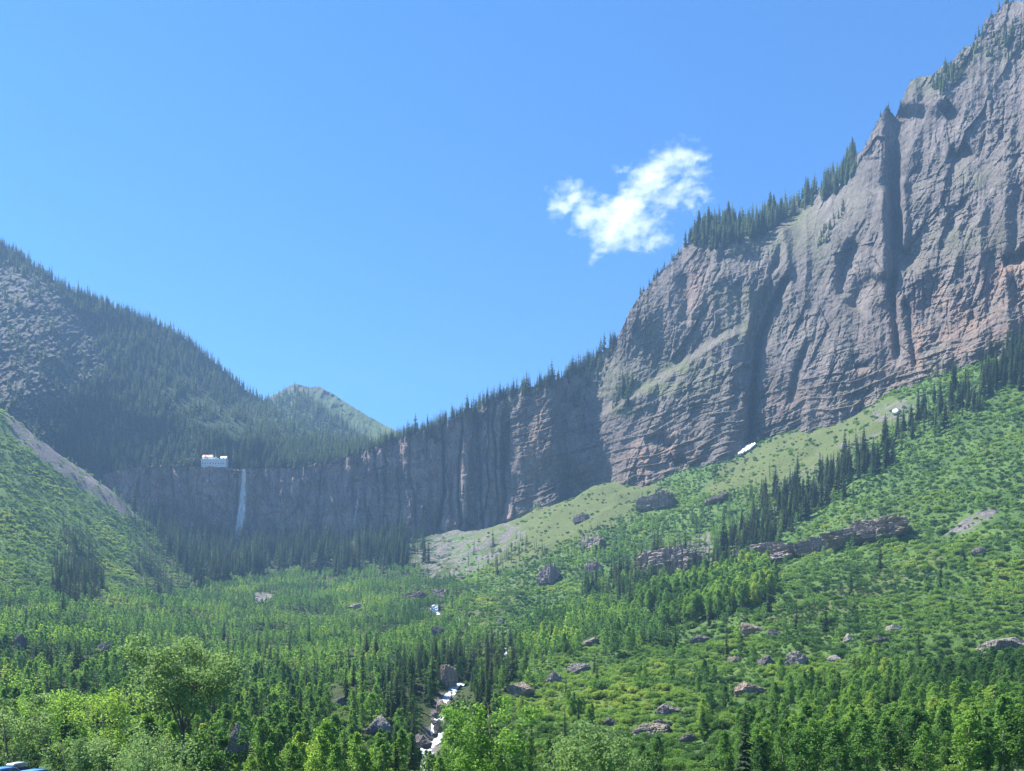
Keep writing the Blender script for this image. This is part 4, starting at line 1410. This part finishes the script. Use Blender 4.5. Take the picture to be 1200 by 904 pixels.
cottonwood('cottonwood_tree', 88, 78, 862, 70, .55, 'low rounded cottonwood next to the parked cars', 6, lo=.1, leaf=.13, ncl=50, nleaf=90)
cottonwood('cottonwood_tree', 125, 118, 806, 90, .82, 'yellow green cottonwood between the cars and the tallest cottonwood', 7, lo=.2, leaf=.16, ncl=60, nleaf=90, mat='aspen')
cottonwood('cottonwood_tree', 62, 128, 786, 86, .62, 'leafy green cottonwood rising above the yellow green one', 8, lo=.2, leaf=.17, ncl=60, nleaf=90, mat='aspen')
cottonwood('cottonwood_tree', 262, 88, 850, 60, .10, 'dark shaded cottonwood under the crown of the tallest one', 9, lo=.15, leaf=.15, ncl=50, nleaf=80, mat='aspen')


# ------------------------------------------------------------------ rocks
def icosphere(sub):
    import bmesh
    bm = bmesh.new(); bmesh.ops.create_icosphere(bm, subdivisions=sub, radius=1)
    v = np.array([p.co[:] for p in bm.verts]); f = np.array([[q.index for q in t.verts] for t in bm.faces]); bm.free()
    return v, f


IV, IF_ = icosphere(5)
IV6, IF6 = icosphere(6)


def rock_mesh(name, seed, dims, mat, planes=16, strata=0.0, rough=.07, boxy=.0):
    IV_, IFx = (IV6, IF6) if strata else (IV, IF_)
    r = np.random.default_rng(seed)
    nrm = r.normal(size=(planes, 3)); nrm /= np.linalg.norm(nrm, axis=1)[:, None]
    if boxy:
        ax = np.array([(1, 0, 0), (-1, 0, 0), (0, 1, 0), (0, -1, 0), (0, 0, 1), (0, 0, -1)], float) + r.normal(size=(6, 3)) * .14
        nrm = np.concatenate([nrm, ax / np.linalg.norm(ax, axis=1)[:, None]])
    hgt = r.uniform(.72, 1.05, len(nrm))
    if boxy:
        hgt[:planes] += .22
        hgt[planes:] = r.uniform(.72, .85, 6)
    dot = IV_ @ nrm.T
    rad = np.min(np.where(dot > .05, hgt / np.maximum(dot, .05), 9), axis=1)
    v = IV_ * np.minimum(rad, 1.4)[:, None]
    off = r.random(3) * 50
    nz = n3(v * 2.2 + off) * .55 + n3(v * 5 + off) * .3 + n3(v * 11 + off) * .2
    v = v * (1 + rough * 2 * nz)[:, None]
    if strata:
        for fq, am in ((2.2, .10), (5.0, .05), (10., .025)):
            wv = v * np.array([fq, fq, fq * 1.5]) + n3(v * 2 + off)[:, None] * .5 + off
            c_ = np.floor(wv).astype(int)
            hsh = _prm[_prm[_prm[c_[:, 0] & 511] + (c_[:, 1] & 511)] + (c_[:, 2] & 511)] / 512.0 - .5
            v = v * (1 + am * 2 * hsh * min(1, strata / .07))[:, None]
        q = v[:, 2] * 5 + n3(v * 1.5 + off) * .8
        k = 1 - strata * (np.abs((q % 1) - .5) * 2) ** 3 - strata * .8 * (v[:, 2] > 0) * sst(.2, .9, v[:, 2])
        v[:, 0] *= k; v[:, 1] *= k
        crack = np.exp(-(n2(v[:, 0] * 3 + off[0], v[:, 1] * 3) * 9) ** 2)
        v[:, 1] += .10 * crack; v[:, 0] *= 1 - .05 * crack
    v = v * np.array(dims)
    return mk_mesh(name, v, tris=IFx, mats=[mat])


for i, (b, Y) in enumerate(zip(BOULDERS, BY)):
    u, v, w, h, mat, lab = b
    W, Hh = w * .86 * Y / F, h * 1.05 * Y / F
    x = (u - 600) / F * Y
    o = link('boulder', rock_mesh('boulder', 200 + i, (W * .58, max(W * .42, 1.0), Hh * .62), M[mat], 13, .022, .11), (x, Y + W * .25, float(ground_z(x, Y + W * .25)) + Hh * .25))
    o.rotation_euler = (0, R(random.uniform(-8, 8)), 0)
    # seat it so that its top shows at the height it has in the view
    o.location.z = (H - (v - h * .30)) / F * Y
    tag(o, lab, 'boulder', 'boulders on the slopes and in the valley')
for i, (b, Y) in enumerate(zip(OUTCROPS, OY)):
    u, v, w, h, lab = b
    W, Hh = w * .84 * Y / F, h * .85 * Y / F
    x = (u - 600) / F * Y
    o = link('rock_outcrop', rock_mesh('rock_outcrop', 300 + i, (W * .60, max(W * .4, Hh * .8), Hh * .80), M['outcrop'], 12, .07, .09, .5), (x, Y + W * .22, (H - (v - h * .5)) / F * Y - Hh * .32))
    o.rotation_euler = (R(-16), R(-6), R(random.uniform(-42, -22)))
    tag(o, lab, 'rock outcrop', 'rock outcrops on the green slope')

# creek bed stones
for i, (u, v, w, h, mat, lab) in enumerate([
    (517, 834, 17, 12, 'boulder_tan', 'largest tan stone at the head of the creek cascade'),
    (511, 842, 9, 7, 'boulder_grey', 'grey stone just below the largest creek stone'),
    (514, 858, 11, 9, 'boulder_grey', 'round grey stone in the middle of the foaming creek'),
    (509, 850, 7, 5, 'boulder_dark', 'small dark stone splitting the foam'),
    (516, 850, 8, 6, 'boulder_pale', 'pale stone against the sunny creek bank'),
    (510, 864, 8, 6, 'boulder_dark', 'dark wet stone under the round grey one'),
    (492, 872, 13, 10, 'boulder_grey', 'angular grey rocks on the shady creek bank'),
    (500, 876, 12, 8, 'boulder_dark', 'dark stone at the lowest bend of the creek'),
    (505, 868, 7, 5, 'boulder_dark', 'little wet stone under the foaming step'),
]):
    Y = float(np.interp(v, CREEK[::-1, 1], CREEK[::-1, 2]))
    W, Hh = w * Y / F, h * Y / F
    o = link('creek_stone', rock_mesh('creek_stone', 400 + i, (W * .42, W * .4, Hh * .55), M[mat], 12, .02, .1), ((u - 600) / F * Y, Y, (H - v + h * .45) / F * Y))
    tag(o, lab, 'stone', 'stones in the creek cascade')

# ------------------------------------------------------------------ creek
n = 160
tt = np.linspace(0, 1, n)
cu = np.interp(tt, np.linspace(0, 1, len(CREEK)), CREEK[:, 2])
cx = np.interp(cu, CREEK[:, 2], creek_xy[:, 0])
wd = np.interp(cu, [120, 200, 260, 320, 500, 745], [1.0, 1.5, 2.7, 2.2, 1.0, 3.2])
cols = 11
V = []
for k in range(n):
    zc = min(float(ground_z(cx[k] + o_, cu[k])) for o_ in (-1, 0, 1)) + .9 + .35 * math.sin(k * 1.3)
    for j in range(cols):
        s = (j / (cols - 1) - .5) * 2
        V.append((cx[k] + s * wd[k] + .5 * math.sin(k * .7), cu[k], zc + .3 * float(n2(k * .6, j * .9)) - .25 * s * s))
tag(link('creek', mk_mesh('creek', V, grid_quads(n, cols), mats=[M['creek']], smooth=True)), 'white foaming creek tumbling through the valley forest', 'creek', kind='structure')


# ------------------------------------------------------------------ waterfalls
def waterfall(name, uvw, label, lead, seed):
    a = np.array(uvw, float)
    r = np.random.default_rng(seed)
    vv = np.linspace(a[0, 1], a[-1, 1], 120)
    uc = np.interp(vv, a[:, 1], a[:, 0]); wp = np.interp(vv, a[:, 1], a[:, 2])
    st = np.linspace(-1, 1, 23)
    U = uc[:, None] + st[None] * wp[:, None] * .5 + n2(vv[:, None] / 9, st[None] * 3 + seed) * .7
    VV = np.broadcast_to(vv[:, None], U.shape)
    base = FALL.at(uc, vv)[:, 1]
    base = np.minimum.accumulate(base) if lead else base
    Y = base[:, None] - 1.0 - 2.5 * (1 - st[None] ** 2) - 1.5 * n2(st[None] * 4, vv[:, None] / 12)
    veil = np.clip(1.5 * (1 - np.abs(st[None]) ** 1.6), 0, 1) * np.interp(vv, a[:, 1], a[:, 3])[:, None]
    me = mk_mesh(name, P(U, VV, Y), grid_quads(*U.shape)[:, ::-1], mats=[M['fall']], smooth=True)
    set_attr(me, 'veil', veil)
    tag(link(name, me), label, 'waterfall')


waterfall('waterfall', [(286, 550, 4, 1), (286, 556, 4.5, 1), (285, 575, 7.5, 1), (283, 600, 11, .95), (281, 620, 13, .85), (280, 648, 17, .5)], 'tall white waterfall plunging from the rim beside the clifftop building', True, 3)
waterfall('waterfall', [(420, 572, 2.5, .55), (419, 590, 4, .5), (416, 605, 4.5, .5), (414, 624, 6, .45)], 'faint thin waterfall low on the shaded cliff', False, 5)
# little cascade of the creek
cy = 748.0
x0 = (509 - 600) / F * cy
V = []
for k in range(26):
    t = k / 25
    for j in range(13):
        s = (j / 12 - .5) * 2
        V.append((x0 + s * (3.3 + t), cy - 4 * t - .8 * float(n2(s * 3, t * 4)), (H - 709 - 9 * t) / F * cy + .5 * float(n2(s * 4 + 3, 2))))
me = mk_mesh('cascade', V, grid_quads(26, 13)[:, ::-1], mats=[M['creek']], smooth=True)
tag(link('cascade', me), 'little white cascade between the dark rock steps up the valley', 'waterfall')


# ------------------------------------------------------------------ old snow
def snow_patch(pts, sheet, label, lift):
    a = np.array(pts, float)
    c = a.mean(0)
    rings = 7
    V, Fq = [], []
    m = len(a) * 4
    ring = np.array([np.interp(np.linspace(0, len(a), m, endpoint=False), np.arange(len(a) + 1), np.append(a[:, q], a[0, q])) for q in (0, 1)]).T
    for k in range(rings):
        t = 1 - k / rings
        q = c + (ring - c) * t
        for (u, v) in q:
            Yg = ground_Y(u, v + 2, 700, 1200)
            Yw = float(sheet.at(u, v)[1])
            Y = min(Yg, Yw) - lift * (1 - t ** 2) - .6
            V.append(P(u + 2.4 * t * float(n2(u * .6, v * .6)), v + 1.8 * t * float(n2(u * .6 + 9, v * .6)), Y))
    V.append(P(c[0], c[1], min(ground_Y(c[0], c[1] + 2, 700, 1200), float(sheet.at(c[0], c[1])[1])) - lift - .6))
    tr = []
    qd = []
    for k in range(rings - 1):
        for j in range(m):
            qd.append((k * m + j, k * m + (j + 1) % m, (k + 1) * m + (j + 1) % m, (k + 1) * m + j))
    for j in range(m):
        tr.append(((rings - 1) * m + j, (rings - 1) * m + (j + 1) % m, rings * m))
    o = link('snow_patch', mk_mesh('snow_patch', np.array(V), qd, tr, mats=[M['snow']], smooth=True))
    md = o.modifiers.new('thickness', 'SOLIDIFY'); md.thickness = 2.0; md.offset = -1
    tag(o, label, 'snow patch', 'old snow left under the rock wall')


snow_patch([(865, 534), (870, 528), (875, 521), (879, 520), (886, 521), (880, 527), (873, 531)], WALL, 'larger old snow patch at the mouth of the dark gully', 1.2)
snow_patch([(1047, 484), (1049, 481), (1052, 482), (1055, 483), (1052, 485), (1049, 486)], WALL, 'smaller old snow patch behind the spruce stand', .8)

# ------------------------------------------------------------------ clifftop building
bp = FALL.at(np.array([250.0]), np.array([548.0]))[0]
by = bp[1] + 6
k = by / F
root = bpy.data.objects.new('powerhouse', None); COL.objects.link(root)
root.location = ((250 - 600) / F * by, by, (H - 546) / F * by)
tag(root, 'white walled building with tan and white gables on the cliff rim', 'building')
m = MB(); m.box(-14.5 * k, 15 * k, 0, 10, -6, 7.5 * k); link('wall', m.mesh('building_wall', M['grey_wall']), parent=root)
m = MB(); m.box(-15.2 * k, 15.6 * k, -.6, 10.6, 7.5 * k + .01, 7.5 * k + .7); link('terrace', m.mesh('building_terrace', M['white_wall']), parent=root)
for j in range(9):
    xw = (-12.5 + 3.1 * j) * k
    m = MB(); m.box(xw - 1.1, xw + 1.1, -.12, .1, 2.2, 6.0); f = link('window', m.mesh('building_window', M['white_wall']), parent=root)
    m = MB(); m.box(xw - .8, xw + .8, -.2, -.125, 2.5, 5.7); link('pane', m.mesh('building_pane', M['glass_dark']), parent=f)
z0 = 7.5 * k + .72
for (xa, xb, ya, yb, hw, hr, mt, nm) in ((-13.5, -2, 2, 10, 2.4, 6.0, 'roof_tan', 'gable_house'), (.5, 5, 1, 9, 1.0, 3.0, 'roof_white', 'gable_house'), (8, 14.5, 1.5, 9.5, 1.6, 4.2, 'roof_white', 'gable_house')):
    m = MB(); m.box(xa * k, xb * k, ya, yb, z0, z0 + hw * k); hs_ = link(nm, m.mesh('building_house', M['white_wall']), parent=root)
    m = MB(); (m.gable_long if xb - xa > 5.2 else m.gable)(xa * k, xb * k, ya, yb, z0 + hw * k + .02, z0 + hr * k); link('roof', m.mesh('building_roof', M[mt]), parent=hs_)
    xm = (xa + xb) / 2 * k
    m = MB(); m.box(xm - .8, xm + .8, ya - .1, ya - .003, z0 + .5, z0 + hw * k - .3); link('window', m.mesh('house_window', M['glass_dark']), parent=hs_)


# ------------------------------------------------------------------ parked cars
def car(u, vroof, Y, rz, paint, label, roofbox=False):
    x = (u - 600) / F * Y
    zr = (H - vroof) / F * Y
    hgt = 1.62
    root = bpy.data.objects.new('parked_car', None); COL.objects.link(root)
    root.location = (x, Y, zr - hgt - (.38 if roofbox else 0)); root.rotation_euler = (0, 0, rz)
    prof = [(-2.2, .45), (-2.25, .75), (-2.1, .98), (-1.9, 1.02), (-1.45, 1.5), (-1.1, 1.60), (.3, 1.62), (.6, 1.55), (1.15, 1.06), (2.0, .92), (2.22, .75), (2.25, .45)]
    m = MB()
    V = []
    for s, ins in ((-1, 0), (1, 0)):
        for (a, z) in prof:
            w = .88 - .22 * max(0, (z - 1.0)) / .62
            V.append((a, s * w, z))
    nP = len(prof)
    Fs = [tuple(range(nP)), tuple(range(2 * nP - 1, nP - 1, -1))] + [(i, i + nP, (i + 1) % nP + nP, (i + 1) % nP) for i in range(nP)]
    m.add(V, Fs)
    body = link('body', m.mesh('car_body', paint), parent=root)
    md = body.modifiers.new('soft edges', 'BEVEL'); md.width = .06; md.segments = 3
    g = MB()
    for s in (-1, 1):
        def sd(a, z):
            return (a, s * (.885 - .22 * max(0, z - 1.0) / .62 + .004), z)
        g.add([sd(-1.35, 1.1), sd(-.2, 1.1), sd(-.2, 1.5), sd(-1.05, 1.5)], [(0, 1, 2, 3)])
        g.add([sd(-.1, 1.1), sd(.9, 1.1), sd(.5, 1.5), sd(-.1, 1.5)], [(0, 1, 2, 3)])
    g.add([(.66, -.64, 1.50), (.66, .64, 1.50), (1.12, .74, 1.10), (1.12, -.74, 1.10)], [(0, 1, 2, 3)])
    g.add([(-1.50, -.64, 1.46), (-1.50, .64, 1.46), (-1.86, .74, 1.08), (-1.86, -.74, 1.08)], [(3, 2, 1, 0)])
    link('window_glass', g.mesh('car_glass', M['glass_dark']), parent=root)
    for a in (-1.35, 1.4):
        for s in (-1, 1):
            w = MB(); w.tube([(a, s * .70, .33), (a, s * .89, .33)], [.33, .33], 18); wo = link('wheel', w.mesh('car_tyre', M['rubber'], True), parent=root)
            w = MB(); w.tube([(a, s * .86, .33), (a, s * .90, .33)], [.20, .19], 14); link('rim', w.mesh('car_rim', M['rim']), parent=wo)
    if roofbox:
        w = MB()
        V = []
        pr = [(-1.0, .0), (-1.05, .14), (-.85, .30), (.5, .34), (.95, .2), (1.05, .05), (.9, 0)]
        for s in (-.42, .42):
            V += [(a, s, 1.66 + z) for a, z in pr]
        q = len(pr)
        w.add(V, [tuple(range(q)), tuple(range(2 * q - 1, q - 1, -1))] + [(i, i + q, (i + 1) % q + q, (i + 1) % q) for i in range(q)])
        b = link('roof_box', w.mesh('roof_box', M['rack_silver']), parent=root)
        md = b.modifiers.new('soft edges', 'BEVEL'); md.width = .06; md.segments = 3
    tag(root, label, 'car', 'parked cars under the trees')


car(6, 899, 74, R(78), M['paint_blue'], 'blue parked car cut by the picture corner')
car(20, 893.5, 79, R(84), M['paint_dark'], 'dark parked car with a silver box on its roof', True)
car(43, 901.5, 73, R(80), M['paint_blue'], 'blue parked car beside the leafy bushes, next to the dark one')


# ------------------------------------------------------------------ cloud (volume), far beyond the haze
def cloud():
    Yc = 7000.0
    s = Yc / F
    blobs_ = [  # u, v, ru, rv
        (722, 262, 44, 24), (695, 250, 30, 17), (668, 236, 26, 12), (715, 278, 28, 16), (745, 268, 34, 16), (765, 283, 26, 7), (735, 240, 30, 16),
        (760, 215, 36, 17), (785, 190, 26, 17), (760, 205, 20, 16), (800, 186, 24, 10), (818, 187, 22, 5), (805, 215, 24, 10), (790, 232, 30, 9), (818, 228, 18, 7), (726, 196, 10, 3.5), (643, 226, 12, 3), (655, 232, 16, 8), (812, 240, 12, 5)]
    u0, u1, v0, v1 = 622, 852, 160, 304
    nt = NT('cloud_vapour')
    tc = nt.n('ShaderNodeTexCoord').outputs['Object']
    # warp the coordinates so that the edges fray
    nz = nt.n('ShaderNodeTexNoise', i_Scale=.0055, i_Detail=8, i_Roughness=.66); nt.l(tc, nz.inputs['Vector'])
    sub = nt.n('ShaderNodeVectorMath', operation='SUBTRACT'); nt.l(nz.outputs['Color'], sub.inputs[0]); sub.inputs[1].default_value = (.5, .5, .5)
    sc = nt.n('ShaderNodeVectorMath', operation='SCALE'); nt.l(sub.outputs[0], sc.inputs[0]); sc.inputs['Scale'].default_value = 420
    ad = nt.n('ShaderNodeVectorMath', operation='ADD'); nt.l(tc, ad.inputs[0]); nt.l(sc.outputs[0], ad.inputs[1])
    cur = None
    uc, vc = (u0 + u1) / 2, (v0 + v1) / 2
    for (u, v, ru, rv) in blobs_:
        mp = nt.n('ShaderNodeMapping', vector_type='TEXTURE')
        mp.inputs['Location'].default_value = ((u - uc) * s, 0, (vc - v) * s)
        mp.inputs['Rotation'].default_value = (0, R(-14), 0)
        mp.inputs['Scale'].default_value = (ru * s, max(ru, rv) * s * 1.0, rv * s)
        nt.l(ad.outputs[0], mp.inputs[0])
        ln = nt.n('ShaderNodeVectorMath', operation='LENGTH'); nt.l(mp.outputs[0], ln.inputs[0])
        one = nt.math('SUBTRACT', 1.0, ln.outputs['Value'])
        cur = one if cur is None else nt.math('MAXIMUM', cur, one)
    n_2 = nt.noise(1.0, 7, nt.pos((.0062, .008, .015), (0, R(-20), 0)), .66)
    dens = nt.math('ADD', cur, nt.math('MULTIPLY', nt.math('SUBTRACT', n_2, .53), 3.4))
    dens = nt.math('MULTIPLY', ramp01(nt, dens, .06, 1.0), .0044)
    pv = nt.n('ShaderNodeVolumePrincipled')
    pv.inputs['Color'].default_value = (1, 1, 1, 1); pv.inputs['Anisotropy'].default_value = .4
    nt.l(dens, pv.inputs['Density'])
    nt.l(pv.outputs[0], nt.out.inputs['Volume'])
    nt.m.cycles.volume_step_rate = .18
    m = MB()
    hw, hh, hd = (u1 - u0) / 2 * s, (v1 - v0) / 2 * s, 380
    # an eight sided slab round the vapour
    V = []
    for y in (-hd, hd):
        for t in range(16):
            a = 2 * math.pi * t / 16
            V.append((math.cos(a) * hw * 1.12, y, math.sin(a) * hh * 1.2))
    Fs = [tuple(range(16)), tuple(range(31, 15, -1))] + [(i, i + 16, (i + 1) % 16 + 16, (i + 1) % 16) for i in range(16)]
    m.add(V, Fs)
    o = link('cloud', m.mesh('cloud', nt.m), ((uc - 600) / F * Yc, Yc, (H - vc) / F * Yc))
    tag(o, 'single wispy white cloud drifting in the blue sky', 'cloud', kind='stuff')


cloud()

# ------------------------------------------------------------------ haze
nt = NT('haze_air')
pv = nt.n('ShaderNodeVolumePrincipled')
pv.inputs['Color'].default_value = (.36, .62, 1, 1)
pv.inputs['Density'].default_value = .000098
pv.inputs['Anisotropy'].default_value = .1
nt.l(pv.outputs[0], nt.out.inputs['Volume'])
m = MB(); m.box(-2600, 2300, -120, 2900, -60, 1150)
tag(link('haze', m.mesh('haze', nt.m)), 'pale blue mountain haze filling the valley', 'haze', kind='stuff')

# ------------------------------------------------------------------ light, sky, camera
SUN_EL, SUN_AZ = 58, 66        # elevation; degrees to the left of the view direction
sv = np.array([-math.sin(R(SUN_AZ)) * math.cos(R(SUN_EL)), math.cos(R(SUN_AZ)) * math.cos(R(SUN_EL)), math.sin(R(SUN_EL))])
from mathutils import Vector
sd = bpy.data.lights.new('sun', 'SUN'); sd.energy = 5.0; sd.angle = R(.5); sd.color = (1, .95, .88)
so = bpy.data.objects.new('sun', sd); COL.objects.link(so)
so.rotation_euler = Vector(sv).to_track_quat('Z', 'Y').to_euler(); so.location = (-600, 300, 1500)
w = bpy.data.worlds.new('World'); SC.world = w; w.use_nodes = True
nt_ = w.node_tree; nt_.nodes.clear()
sky = nt_.nodes.new('ShaderNodeTexSky'); sky.sky_type = 'NISHITA'; sky.sun_disc = False
sky.sun_elevation = R(SUN_EL); sky.sun_rotation = R(-SUN_AZ); sky.altitude = 2800; sky.ozone_density = 4.0; sky.air_density = 1.0; sky.dust_density = .0
bg = nt_.nodes.new('ShaderNodeBackground'); bg.inputs[1].default_value = .09
hsv = nt_.nodes.new('ShaderNodeHueSaturation'); hsv.inputs['Saturation'].default_value = 1.22
wo = nt_.nodes.new('ShaderNodeOutputWorld')
nt_.links.new(sky.outputs[0], hsv.inputs['Color']); nt_.links.new(hsv.outputs[0], bg.inputs[0]); nt_.links.new(bg.outputs[0], wo.inputs[0])

cd = bpy.data.cameras.new('camera'); cam = bpy.data.objects.new('camera', cd); COL.objects.link(cam)
cam.location = (0, 0, 0); cam.rotation_euler = (R(90), 0, 0)
cd.sensor_width = 36; cd.lens = 36 * F / 1200; cd.shift_y = (H - 452) / 1200; cd.clip_end = 30000; cd.clip_start = .1
SC.camera = cam
SC.view_settings.view_transform = 'Standard'; SC.view_settings.look = 'None'; SC.view_settings.exposure = 1.62; SC.view_settings.gamma = 1
w.cycles.sampling_method = 'NONE'
c = SC.cycles
c.max_bounces = 5; c.diffuse_bounces = 3; c.glossy_bounces = 1; c.transmission_bounces = 3; c.transparent_max_bounces = 8; c.volume_bounces = 2
c.use_denoising = True
c.denoising_prefilter = 'FAST'
c.pixel_filter_type = 'BLACKMAN_HARRIS'
c.filter_width = 1.4
c.volume_max_steps = 256
